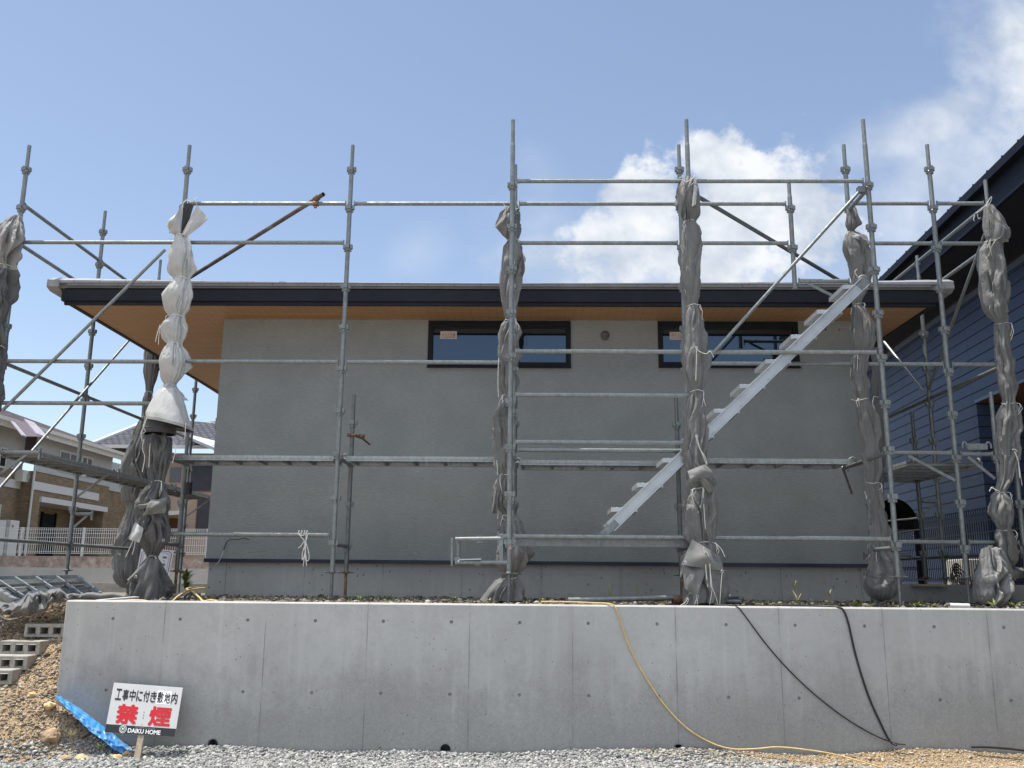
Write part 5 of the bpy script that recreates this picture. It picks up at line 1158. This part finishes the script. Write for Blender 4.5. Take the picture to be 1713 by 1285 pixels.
m = MB(); m.tube(at(1588, 1013.5, 8.60), at(1621, 1014.5, 8.60), .026, 14, hollow=True); solo('plastic_pipe', m, M['vinyl_white'], 'short white plastic pipe on the wall top at right', 'pipe', at(1604, 1017, 8.6))
m = MB(); m.beam(at(165, 1004.5, 8.42), at(228, 999, 8.75), .09, .012); solo('timber_strip', m, M['white'], 'pale thin board lying on the wall top at left', 'board', at(195, 1003, 8.55))
m = MB(); m.box(-4.25, HX0_-.002, 9.9, 10.5, 1.1, at(300, 993, 10.0).z); solo('concrete_curb', m, M['conc2'], 'low concrete curb beside the house corner behind the hose', 'curb', (-4.0, 10.0, 1.1), None, .01)
m = MB(); m.box(4.34, 4.74, 10.70, 10.9, at(1550, 978, 10.7).z-.02, at(1550, 978, 10.7).z+.005); solo('timber_strip', m, M['wood_stake'], 'grey board under a pole foot on the right block wall', 'board', (4.5, 10.8, 1.46))
cl = thing('cord_bundle', 'white cord tied in loops on the lowest rail left of centre', 'cord', at(510, 945, AY-.03))
for pts in (((500, 892), (504, 899), (509, 905), (511, 920), (509, 935), (507, 948)), ((512, 892), (512, 900), (511, 910), (506, 925), (506, 937), (510, 926), (511, 912)), ((511, 908), (516, 922), (517, 935), (513, 938), (511, 925)), ((510, 910), (511, 930), (513, 947)), ((509, 905), (503, 914), (499, 917)), ((511, 906), (515, 918), (516, 925)), ((498, 893), (505, 896), (514, 893), (512, 905))):
    cord(cl, curve([at(a, b, AY-.03) for a, b in pts]), .0045)
m = MB()
for x0 in (500, 505, 510, 514): m.path([at(x0, 892, AY)+Vector((0, .026*math.cos(a), .026*math.sin(a)-.0)) for a in np.linspace(0, 6.3, 14)], .004, 6)
part('cord_wraps', m, M['rope'], cl)

# weeds
def weed(px, py, Y, h, n, label, kind='leaf', spread=.5, wd=.012, seed=0, stem=False, mat='leaf'):
    r = random.Random(seed+17); b = at(px, py, Y); m = MB()
    t = thing('weed', label, 'weed', b)
    for i in range(n):
        a = r.uniform(0, 6.28); ln = h*r.uniform(.55, 1.1); lean = spread*r.uniform(.25, 1.1); z0 = h*r.uniform(0, .7) if stem else 0; pts = []; side = Vector((-math.sin(a), math.cos(a), 0))
        for k in range(7):
            s = k/6; out = lean*ln*(s**1.4); up_ = ln*(s - .35*lean*s*s)*(.55 if stem else 1)
            wv = wd*(math.sin(math.pi*min(1, s*.9+.12)))*r.uniform(.9, 1.1)
            c = b+Vector((math.cos(a)*out, math.sin(a)*out, z0+up_)); pts.append((c-side*wv, c+Vector((0, 0, -.15*wv)), c+side*wv))
        m.grid([list(p) for p in pts], True)
    part('leaves', m, M[mat], t)
    if stem:
        m = MB(); m.path([b, b+Vector((.01, 0, h*.4)), b+Vector((-.005, .01, h*.8)), b+Vector((.006, 0, h))], .004, 6); part('stem', m, M[mat], t)
weed(309, 986, 10.6, .22, 46, 'bushy green weed beside the house corner at left', seed=1, stem=True, wd=.014, spread=.9)
weed(603, 1006, 8.6, .09, 9, 'grass tuft behind the wall top right of the first bare pole', seed=2, wd=.006, spread=1.)
weed(760, 1006, 8.55, .05, 10, 'tiny weed behind the wall top left of the middle bundle', seed=3, wd=.012)
weed(818, 1007, 8.5, .05, 10, 'small weed at the left foot of the middle bundle', seed=14, wd=.008, spread=1.1)
weed(905, 1007, 8.5, .045, 9, 'little leafy weed right of the middle bundle', seed=4, wd=.014, spread=1.2)
weed(1021, 1006, 8.7, .20, 6, 'tall thin grass stalk above the lying pipe', seed=5, wd=.004, spread=.35)
weed(1066, 1004, 8.75, .18, 3, 'single dark grass blade right of the tall stalk', seed=6, wd=.004, spread=.1)
weed(1432, 1016, 8.48, .075, 22, 'bright leafy weed right of the black cables', seed=7, wd=.016, spread=1.3)
weed(1450, 1017, 8.46, .045, 10, 'small low weed left of the house corner bundle', seed=15, wd=.010, spread=1.3)
weed(1333, 1012, 8.75, .22, 12, 'dry branching weed stalk against the foundation', seed=8, wd=.005, spread=.6, stem=True, mat='leaf_dry')
weed(1389, 1012, 8.75, .13, 10, 'short dry weed stalk against the foundation', seed=9, wd=.005, spread=.6, stem=True, mat='leaf_dry')
weed(1535, 1017, 8.5, .075, 9, 'yellow green sprout between the two right poles', seed=10, wd=.014, spread=.9)
weed(1545, 1017, 8.5, .11, 3, 'long grass blade beside the yellow green sprout', seed=16, wd=.004, spread=.9)
weed(1664, 1017, 8.45, .13, 10, 'arching grass tuft under the slumped sack', seed=11, wd=.007, spread=1.3)
weed(1698, 1017, 8.45, .12, 9, 'arching grass tuft at the right frame edge', seed=12, wd=.007, spread=1.3)
weed(167, 1255, 7.95, .07, 16, 'small green weed among ochre rocks at the bank foot', seed=13, wd=.005, spread=1.1)
weed(635, 1252, 8.2, .03, 10, 'tiny sprout on the gravel left of the middle drain', seed=18, wd=.007, spread=1.2)
weed(118, 1236, 8.0, .09, 20, 'wispy dry weed on the bank above the rocks', seed=19, wd=.003, spread=.8, mat='leaf_dry')
# ------------------------------------------------------------------ left background
HP = -17.
def lh(px, py): return atx(px, py, HP)
def onplane(px, py, P0, n):
    r = Vector(_ray(px, py)); o = Vector((0, 0, CZ)); n = Vector(n); return o + r*((Vector(P0)-o).dot(n)/r.dot(n))
lb = thing('house', 'two storey beige brick house with purple grey slate roof at left', 'house', (HP, 33, 1.6))
Ya, Yb = 25.5, 36.6; zb_ = 1.7; zw = lh(58, 788).z; ze = 6.28
yc = lh(56, 800).y
m = MB(); m.box(-24, HP, yc, Yb, zb_, zw); m.box(-24, HP-.45, Ya, yc, zb_, zw)
po0, po1, poz = lh(67, 838).y, lh(174, 850).y, lh(67, 839).z
m2 = MB()                                                     # brick storey with the porch opening cut out
def wallq(y0, y1, z0, z1, x): m2.add([(x, y0, z0), (x, y1, z0), (x, y1, z1), (x, y0, z1)], [(0, 1, 2, 3)])
wallq(yc, po0, zb_, zw, HP); wallq(po1, Yb, zb_, zw, HP); wallq(po0, po1, poz, zw, HP); wallq(Ya, yc, zb_, zw, HP-.45)
m2.add([(HP, yc, zb_), (HP, yc, zw), (HP-.45, yc, zw), (HP-.45, yc, zb_)], [(0, 1, 2, 3)])
m2.add([(HP, Yb, zb_), (HP-7, Yb, zb_), (HP-7, Yb, zw), (HP, Yb, zw)], [(0, 1, 2, 3)])
m2.add([(HP-1.3, po0, zb_), (HP-1.3, po1, zb_), (HP-1.3, po1, poz), (HP-1.3, po0, poz)], [(0, 1, 2, 3)])
m2.add([(HP, po1, zb_), (HP, po1, poz), (HP-1.3, po1, poz), (HP-1.3, po1, zb_)], [(0, 1, 2, 3)])
m2.add([(HP-.7, Yb, zb_), (HP-.7, Yb+9, zb_), (HP-.7, Yb+9, zw), (HP-.7, Yb, zw)], [(0, 1, 2, 3)])
part('brick_wall', m2, M['brick'], lb)
m = MB(); m.box(HP-1.0, HP-.66, Yb+.01, Yb+9, zw, ze-.1); part('upper_wall', m, M['render_white'], lb)
m = MB(); m.add([(HP, po0, zb_), (HP-1.3, po0, zb_), (HP-1.3, po0, poz), (HP, po0, poz)], [(0, 1, 2, 3)]); m.add([(HP, po0, poz), (HP-1.3, po0, poz), (HP-1.3, po1, poz), (HP, po1, poz)], [(0, 1, 2, 3)]); part('porch_lining', m, M['render_white'], lb)
m = MB(); dy0 = lh(128, 850).y; m.box(HP-1.29, HP-1.24, dy0, dy0+.9, zb_, zb_+2.05); m.box(HP-1.28, HP-1.2, dy0-.06, dy0, zb_, zb_+2.1); m.box(HP-1.28, HP-1.2, dy0+.9, dy0+.96, zb_, zb_+2.1); part('door', m, M['dark_metal'], lb)
m = MB(); m.box(HP-.02, HP+.035, yc-.01, Yb-.0, zw, ze); part('upper_wall', m, M['render_white'], lb)
m = MB(); m.box(HP-.47, HP-.42, Ya, yc-.01, zw, ze); part('upper_wall', m, M['render_white'], lb)
bz = lh(62, 813).z; m = MB(); m.box(HP, HP+.05, yc-.02, Yb-.9, bz-.14, bz+.14); m.box(HP-.45, HP-.40, yc-2.6, yc-.02, bz-.14, bz+.14); part('white_band', m, M['vinyl_white'], lb)
m = MB(); m.box(HP, HP+.09, po0-.06, po1+.15, poz-.02, poz+.17); part('porch_lintel', m, M['vinyl_white'], lb)
wz0, wz1 = lh(100, 789).z, lh(100, 752).z
for a, b in ((94.5, 131), (133, 152)):
    y0, y1 = lh(a, 780).y, lh(b, 780).y; m = MB(); f = .07
    m.box(HP+.036, HP+.075, y0, y1, wz0, wz0+f); m.box(HP+.036, HP+.075, y0, y1, wz1-f, wz1); m.box(HP+.036, HP+.075, y0, y0+f, wz0+f, wz1-f); m.box(HP+.036, HP+.075, y1-f, y1, wz0+f, wz1-f); m.box(HP+.036, HP+.07, (y0+y1)/2-.03, (y0+y1)/2+.03, wz0+f, wz1-f)
    wf = part('window', m, M['vinyl_white'], lb); m = MB(); m.add([(HP+.042, y0+f, wz0+f), (HP+.042, y1-f, wz0+f), (HP+.042, y1-f, wz1-f), (HP+.042, y0+f, wz1-f)], [(0, 1, 2, 3)]); part('pane', m, M['curtain'], wf)
y0, y1 = lh(20.5, 770).y, lh(28.5, 770).y; m = MB(); z0, z1 = lh(24, 780).z, lh(24, 751).z; m.box(HP-.419, HP-.39, y0-.06, y1+.06, z0-.06, z1+.06); wf = part('window', m, M['vinyl_white'], lb); m = MB(); m.box(HP-.389, HP-.385, y0, y1, z0, z1); part('pane', m, M['dark'], wf)
y0, y1 = lh(9, 850).y, lh(22, 850).y; z0, z1 = lh(14, 869).z, lh(14, 843).z; m = MB(); m.box(HP-.449, HP-.43, y0, y1, z0, z1); wf = part('window', m, M['dark'], lb); m = MB()
for k in np.linspace(0, 1, 6): m.box(HP-.429, HP-.40, y0+(y1-y0-.04)*k, y0+(y1-y0-.04)*k+.04, z0, z1)
m.box(HP-.429, HP-.40, y0+.04, y1-.04, z1-.04, z1-.001); part('grille', m, M['vinyl_white'], wf)
m = MB(); yd = lh(51, 830).y; m.tube((HP+.04, yd, zb_), (HP+.04, yd, ze), .04, 10); part('downpipe', m, M['vinyl_white'], lb)
# roof: slope facing us, hip at the far corner
ex_, ez_ = -16.45, 6.33; yh = 36.95; sl_ = .365; tp_ = 5.2
rp = [(ex_, Ya-1, ez_), (ex_, yh, ez_), (ex_-tp_, yh-tp_, ez_+sl_*tp_), (ex_-tp_, Ya-1, ez_+sl_*tp_)]
m = MB(); m.add(rp, [(0, 1, 2, 3)]); m.add([(ex_, yh, ez_), (ex_-9, yh, ez_), (ex_-tp_, yh-tp_, ez_+sl_*tp_)], [(0, 1, 2)]); m.add([(ex_, Ya-1, ez_-.02), (ex_, yh, ez_-.02), (HP-.5, yh, ez_-.02), (HP-.5, Ya-1, ez_-.02)], [(3, 2, 1, 0)])
rf_ = part('roof', m, M['slate'], lb)
m = MB(); m.beam((ex_+.05, Ya-1, ez_-.06), (ex_+.05, yh, ez_-.06), .12, .12); m.beam((ex_-.02, Ya-1, ez_-.20), (ex_-.02, yh, ez_-.20), .04, .18); m.beam((ex_+.05, yh, ez_-.06), (ex_-8, yh, ez_-.06), .12, .12); part('gutter', m, M['gutter'], rf_)
nR = Vector((sl_, 0, 1)).normalized()
for a, b, wd in (((20.5, 707), (40, 731), .10), ((48, 705), (71, 731), .34)):
    p, q = onplane(*a, rp[0], nR), onplane(*b, rp[0], nR); m = MB(); m.beam(p+nR*.02, q+nR*.02, wd, .03, up=nR); part('roof_flashing', m, pm('flashing_metal', (.30, .28, .32), .7, spec=.1), rf_)
m = MB(); p, q = onplane(24, 706, rp[0], nR), onplane(66, 731, rp[0], nR)
m.add([onplane(23, 706, rp[0], nR)+nR*.012, onplane(41, 731, rp[0], nR)+nR*.012, onplane(70, 731, rp[0], nR)+nR*.012, onplane(48, 705, rp[0], nR)+nR*.012], [(0, 1, 2, 3)]); part('roof_flashing', m, pm('pale_slates', (.13, .112, .122), .85, sc=8, spec=.05), rf_)
# air conditioner and water heaters by the brick wall
yA = lh(25, 800).y
def acunit(base, ax, wid, hgt, dep, label, fan=.2):
    """ax: (along, outward) unit vectors in plan"""
    al, ou = Vector(ax[0]), Vector(ax[1]); b = Vector(base); t = thing('air_conditioner', label, 'air conditioner', b)
    m = MB(); m.obox(b+ou*(dep/2)+Vector((0, 0, hgt/2)), (al, ou, (0, 0, 1)), (wid/2, dep/2, hgt/2)); part('casing', m, M['acwhite'], t, .012)
    c = b+ou*(dep+.003)+Vector((0, 0, hgt/2))-al*(wid*.12); m = MB(); rr = hgt*.42
    m.add([c+al*(rr*math.cos(a))+Vector((0, 0, rr*math.sin(a))) for a in np.linspace(0, 2*math.pi, 28, endpoint=False)], [tuple(range(28))]); part('fan_recess', m, M['dark'], t)
    m = MB()
    for r_ in np.linspace(.25, 1, 6): m.path([c+ou*.012+al*(rr*r_*math.cos(a))+Vector((0, 0, rr*r_*math.sin(a))) for a in np.linspace(0, 6.29, 26)], .006, 5)
    for a in np.linspace(0, math.pi, 5)[:-1]: m.tube(c+ou*.014-(al*math.cos(a)+Vector((0, 0, math.sin(a))))*rr, c+ou*.014+(al*math.cos(a)+Vector((0, 0, math.sin(a))))*rr, .006, 6)
    part('fan_grille', m, M['acwhite'] if fan else M['galv_d'], t); return t
pA = atx(37, 808, HP-.44); acunit((HP-.44, pA.y, pA.z), ((0, 1, 0), (1, 0, 0)), 1.05, lh(37, 788).z-lh(37, 808).z, .3, 'air conditioner hung on the brick wall of the left house')
for a, b, lab in ((-12, 9, 'white water heater box at the left frame edge behind the fence'), (16, 31, 'white water heater box right of the louvred window')):
    y0, y1 = atx(a, 900, HP+.02).y, atx(b, 900, HP+.02).y; z1 = atx(b, 871, HP+.02).z; m = MB(); m.box(HP-.4, HP+.0, y0, y1, zb_, z1); t = thing('water_heater', lab, 'water heater', (HP-.2, y0, zb_)); part('casing', m, M['acwhite'], t, .02)
    m = MB(); m.box(HP+.001, HP+.012, y0+.1, y0+.16, z1-.25, z1-.16); part('label_plate', m, M['galv_d'], t)

# block wall with white mesh fence
FY = 27.
zt0, zt1 = at(100, 930.5, FY).z, at(100, 949.5, FY).z
m = MB(); m.box(-26, 6, FY+.0, FY+.14, zt1+.003, zt0); t = solo('garden_wall', m, M['splitblock'], 'rough brown block wall carrying the white mesh fence', 'wall', (-12, FY, zt1))
m = MB(); m.box(-26, 6, FY-.03, FY+.25, .6, zt1); solo('concrete_base_wall', m, M['conc2'] if False else mat_concrete('pale_base_concrete', (.44, .42, .38)), 'pale concrete wall under the rough brown blocks', 'wall', (-12, FY, .6))
wfn = thing('mesh_fence', 'white wire mesh fence on top of the brown block wall', 'fence', (-12, FY, zt0))
zf0, zf1 = at(100, 928, FY).z, at(100, 883, FY).z
m = MB(); x = -22.
while x < -5.: m.box(x-.0055, x+.0055, FY+.06, FY+.070, zf0+.03, zf1); x += .0645
for z in (zf0+.04, zf0+.09, zf0+.30, zf0+.50, zf0+.62, zf1-.06, zf1-.008): m.box(-22, -5, FY+.045, FY+.059, z-.006, z+.006)
part('mesh_panel', m, M['vinyl_white'], wfn)
x = at(33, 900, FY).x-6*1.85
while x < -5: 
    m = MB(); m.box(x-.03, x+.03, FY+.072, FY+.13, zt0, zf1+.01); part('post', m, M['vinyl_white'], wfn); x += 1.85
m = MB(); m.box(-8.4, 3.5, 17., 17.15, 1.0, at(250, 976, 17).z); x = -8.
t = solo('low_block_wall', m, M['block_warm'], 'low concrete block wall across the plot behind the left bundle', 'wall', (-6, 17, 1.0))

# tile roofed house behind
th = thing('house', 'tan rendered house with grey tiled roof farthest back at left', 'house', (-15, 42, 1.5))
Y2 = 42.
def t2(px, py, y=Y2): return at(px, py, y)
m = MB(); zE = t2(250, 758).z; m.box(t2(200, 800).x, -8., Y2, Y2+7, 1.2, zE); part('wall', m, M['tan'], th)
m = MB(); e0, e1, pk = t2(148, 745, Y2-.7), t2(470, 757, Y2-.7), t2(263, 699, Y2+4)
m.add([e0, Vector((-6, Y2-.7, e0.z)), Vector((-9, Y2+4, pk.z-.9)), pk], [(0, 1, 2, 3)]); m.add([e0, pk, Vector((e0.x, Y2+9, e0.z))], [(0, 1, 2)]); rf2 = part('roof', m, M['tiles'], th)
m = MB(); m.beam(e0, pk, .22, .16); m.path([e0+Vector((0, 0, .03)), pk+Vector((0, 0, .05))], .09, 8); part('hip_cap', m, M['vinyl_white'], rf2)
m = MB(); m.add([t2(312, 731, Y2-1.2), t2(375, 757, Y2-1.2), t2(375, 741, Y2+1), t2(317, 727, Y2+1)], [(0, 1, 2, 3)]); m.beam(t2(312, 732, Y2-1.25), t2(375, 758, Y2-1.25), .1, .12); part('porch_roof', m, pm('sunlit_pale_tiles', (.42, .42, .44), .6, var=.12, sc=9), rf2)  # sunlight painted in: tiles coloured paler on this roof plane
m = MB(); m.beam(Vector((e0.x, Y2-.72, e0.z-.05)), Vector((-6, Y2-.72, e0.z-.05)), .14, .14); part('gutter', m, M['gutter'], rf2)
for a, b, c_, d_ in ((321, 356, 779, 821), (331, 356, 835, 890)): m = MB(); p, q = t2(a, c_, Y2-.05), t2(b, d_, Y2-.05); m.box(p.x, q.x, Y2-.08, Y2-.004, q.z, p.z); part('dark_cladding', m, M['darkclad'], th)
m = MB(); p, q = t2(283, 806, Y2-.05), t2(288, 782, Y2-.05); m.box(p.x, p.x+.5, Y2-.05, Y2-.004, p.z, q.z); part('window', m, M['curtain'], th)
m = MB(); p = t2(270, 857, Y2-1); m.add([t2(264, 856, Y2-.01), t2(303, 854, Y2-.01), t2(303, 859, Y2-1), t2(268, 861, Y2-1)], [(0, 1, 2, 3)]); m.beam(t2(268, 861, Y2-1), t2(303, 859, Y2-1), .08, .1); part('canopy', m, M['gutter'], th)
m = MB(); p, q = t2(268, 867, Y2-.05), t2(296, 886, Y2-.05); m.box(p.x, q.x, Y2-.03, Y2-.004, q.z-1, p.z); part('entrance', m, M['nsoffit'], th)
m = MB(); p = t2(361, 706, 45); m.tube((p.x, p.y, p.z-.9), (p.x, p.y, p.z+.2), .02, 6)
for k in (-.2, 0, .2): m.tube((p.x-.25, p.y+k, p.z), (p.x+.25, p.y+k, p.z), .012, 6)
m.tube((p.x, p.y-.25, p.z), (p.x, p.y+.25, p.z), .012, 6); part('aerial', m, M['galv_d'], th)

# ------------------------------------------------------------------ neighbour at right
ang = R_(2.885); dN = Vector((math.sin(ang), math.cos(ang), 0)); nN = Vector((-math.cos(ang), math.sin(ang), 0)); W0 = Vector((7.0, 14.0, 0))
def NB(s, n, z): return W0+dN*s+nN*n+Vector((0, 0, z))
def ns(px, py, n=0.): return onplane(px, py, W0+nN*n, nN)
def sof(p): return (Vector(p)-W0).dot(dN)
nbh = thing('building', 'navy metal sided building with deep dark eaves at right', 'building', NB(0, -2, 1.2))
sE = sof(ns(1634, 690)); zG = ns(1648, 849).z; zTop = ns(1600, 517).z; zO = ns(1634, 669).z
def nbox(m, s0, s1, n0, n1, z0, z1, mi=0): m.obox((NB(s0, n0, z0)+NB(s1, n1, z1))/2, (dN, nN, (0, 0, 1)), (abs(s1-s0)/2, abs(n1-n0)/2, abs(z1-z0)/2), mi)
m = MB(); back = MB(); g = .017; H_ = .1805
nbox(back, -12, 11, -.12, -.012, zO-.02, zTop); nbox(back, sE+.02, 11, -.11, -.012, .8, zO-.03)
k = -10; joints = [sof(ns(1616, 560)), sof(ns(1492, 640))]; jl = sorted(set([11, sE]+[joints[0]+3.03*i for i in range(-6, 4)]))
while True:
    z0 = zG+H_*k; z1 = z0+H_-g; k += 1
    if z0 > zTop: break
    if z1 < 1.0: continue
    z1 = min(z1, zTop)
    lowr = z1 < zO+.05
    sts = [s for s in [joints[0]+3.03*i for i in range(-5, 4)]]
    lo_s = sE if lowr else -12
    cuts = [lo_s]+[s for s in sts if lo_s+.02 < s < 10.9]+[11]
    for a, b in zip(cuts[:-1], cuts[1:]):       # board with a slightly leaning face
        q = [NB(a+.003, 0, z0), NB(b-.003, 0, z0), NB(b-.003, -.003, z1), NB(a+.003, -.003, z1)]; r_ = [p-nN*.011 for p in q]
        m.add(q+r_, [(3, 2, 1, 0), (0, 1, 5, 4), (2, 3, 7, 6), (1, 2, 6, 5), (3, 0, 4, 7)])
part('siding', m, M['siding'], nbh); part('siding_backing', back, M['siding_d'], nbh)
m = MB(); nbox(m, -12, 11, .001, .018, zTop-.005, zTop+.085); nbox(m, -12, sE+.02, .001, .012, zO-.045, zO+.0); part('trim', m, pm('blue_grey_trim', (.10, .13, .19), .45, var=.06), nbh)
# recessed entrance: return wall, back wall, timber ceiling
m = MB(); z = 1.0; zz = zO-.05
k = -10
while zG+H_*k < zz:
    z0 = max(.9, zG+H_*k); z1 = min(zz, zG+H_*(k+1)-g); k += 1
    if z1 > z0: nbox(m, sE-.012, sE-.001, -.001, -2.4, z0, z1)
part('entrance_wall', m, M['siding'], nbh)
m = MB(); nbox(m, sE, sE+.01, -.002, -2.4, .8, zz); nbox(m, -12, sE, -2.4, -2.5, .8, zz); part('entrance_back', m, M['dark_metal'], nbh)
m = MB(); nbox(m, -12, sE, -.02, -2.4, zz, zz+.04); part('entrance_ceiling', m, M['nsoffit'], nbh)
nE = 1.02; zFt = ns(1604, 337, nE).z; zFl = zFt-.47; sEnd = 11.2
m = MB(); m.prism([NB(sEnd, .019, zTop+.10), NB(sEnd, nE-.04, zFl+.02), NB(sEnd, nE-.04, zFl+.06), NB(sEnd, .019, zTop+.14)], dN*(-12-sEnd)); part('soffit', m, M['dark_metal'], nbh)
m = MB(); nbox(m, -12, sEnd, nE-.10, nE-.06, zFl, zFt-.14); nbox(m, -12, sEnd, nE-.06, nE-.03, zFl-.02, zFl+.14); part('fascia', m, M['neave'], nbh)
m = MB(); nbox(m, -12, sEnd, nE-.06, nE+.05, zFt-.13, zFt-.02); rf3 = MB(); nbox(rf3, -12, sEnd, nE-.3, nE+.06, zFt-.02, zFt)
rfo = None
m3 = MB(); m3.prism([NB(sEnd, nE+.02, zFt-.02), NB(sEnd, nE+.02, zFt+.01), NB(sEnd, -5, zFt+.4), NB(sEnd, -5, zFt+.3)], dN*(-12-sEnd)); rfo = part('roof', m3, M['neave'], nbh)
part('gutter', m, M['neave'], rfo)
m = MB(); s = -9.
while s < sEnd: nbox(m, s, s+.02, -.3, nE+.02, zFt+.012, zFt+.028+.0); s += .42
part('roof_seam', m, M['neave'], rfo)
# cycle shelter
ys_ = 15.2
cs_ = thing('bicycle_shelter', 'black arched bicycle shelter behind the dark mesh fence', 'shelter', (6.2, ys_, 1.3))
cx_ = at(1500, 900, ys_).x; r_ = at(1538, 880, ys_).x-cx_; zs_ = at(1500, 885, ys_).z; zt_ = at(1500, 834, ys_).z
m = MB(); arc = [(cx_+r_*math.cos(a), zs_+(zt_-zs_)*math.sin(a)) for a in np.linspace(0, math.pi, 24)]
m.grid([[(x, y, z) for x, z in arc] for y in (ys_, ys_+2.4)], True); m.grid([[(cx_+(x-cx_)*.97, y, z-.03) for x, z in arc] for y in (ys_, ys_+2.4)], True, flip=True); part('roof', m, M['dark_metal'], cs_)
m = MB(); m.poly([(x, ys_+.9, z) for x, z in arc]); part('end_panel', m, M['dark'], cs_)
m = MB(); m.box(cx_-r_, cx_+r_, ys_+.9, ys_+.93, 1.1, zs_-.05); part('banner', m, M['dark'], cs_)
m = MB()
for z in (zs_+.10, zs_-.02, zs_-.62): m.tube((cx_-r_, ys_, z), (cx_+r_, ys_, z+ (.08 if z > zs_ else 0)), .016, 8)
for x in (cx_-r_, cx_+r_): m.tube((x, ys_, 1.2), (x, ys_, zs_), .02, 8)
part('frame', m, M['galv_d'], cs_)
p0_ = at(1523, 871, ys_+.89); p1_ = at(1531, 903, ys_+.89); text_mesh('CYCLES P', pm('banner_white', (.75, .75, .75), .5, var=.02), cs_, 'banner_lettering', (p0_.x, ys_+.893, p0_.z), (.03, 0, -1), (1, 0, 0), p0_.z-p1_.z, .075, (0, -1, 0), .02, .004)
# dark mesh fence on the boundary
F0 = at(1560, 976, 12.4); F0.z = 0
def FB(s, n, z): return F0+dN*s+nN*n+Vector((0, 0, z))
def fsz(px, py): return onplane(px, py, F0, nN).z
df = thing('mesh_fence', 'dark mesh fence with bent top in front of the navy siding', 'fence', FB(0, 0, 1.45))
zt2, z1_, z2_, z3_, zb2 = fsz(1556, 866), fsz(1551, 884), fsz(1554, 900.5), fsz(1561, 935), fsz(1561, 974)
m = MB(); s = -4.5
while s < 5.5:
    pts = [FB(s, 0, zb2), FB(s, 0, z1_+.02), FB(s, .030, z1_+.055), FB(s, .0, z1_+.085), FB(s, .0, zt2)]; m.path(pts, .0048, 5); s += .0635
part('mesh_wires', m, M['dark_metal'], df)
for z in (z1_, z2_, z3_, zb2+.03): m = MB(); m.beam(FB(-4.5, .006, z), FB(5.5, .006, z), .012, .016); part('rail', m, M['trim'], df)
for s in (-4.0, -2.0, sof(at(1549, 930, 12.9))-sof(F0), 2.4, 4.4): m = MB(); c = FB(s, -.04, 0); m.box(c.x-.03, c.x+.03, c.y-.03, c.y+.03, 1.3, zt2-.02); part('post', m, M['dark_metal'], df)
m = MB(); zbw = at(1565, 978, 10.75).z; m.box(3.9, 9.5, 10.75, 10.90, .9, zbw)
solo('low_block_wall', m, mat_concrete('block_wall_concrete', (.30, .30, .29)), 'low grey block wall at right under the dark fence', 'wall', (5, 10.75, .9))
m = MB(); nbox(m, -3.8, 6, .9, 1.05, .9, 1.44) if False else None
# outdoor unit against the siding
pu = onplane(1598, 957, NB(0, .42, 0), nN); su_ = sof(pu)
acunit(NB(su_, .12, 1.22), (dN, nN), .80, max(.5, onplane(1598, 936, NB(0, .42, 0), nN).z-1.22), .30, 'ivory air conditioner outdoor unit behind the dark mesh fence at right', 0)
m = MB(); P = [[(x, y, 1.20+.01*math.sin(x*9+y*7)) for x in np.linspace(5.0, 7.2, 8)] for y in np.linspace(10.9, 20, 10)]
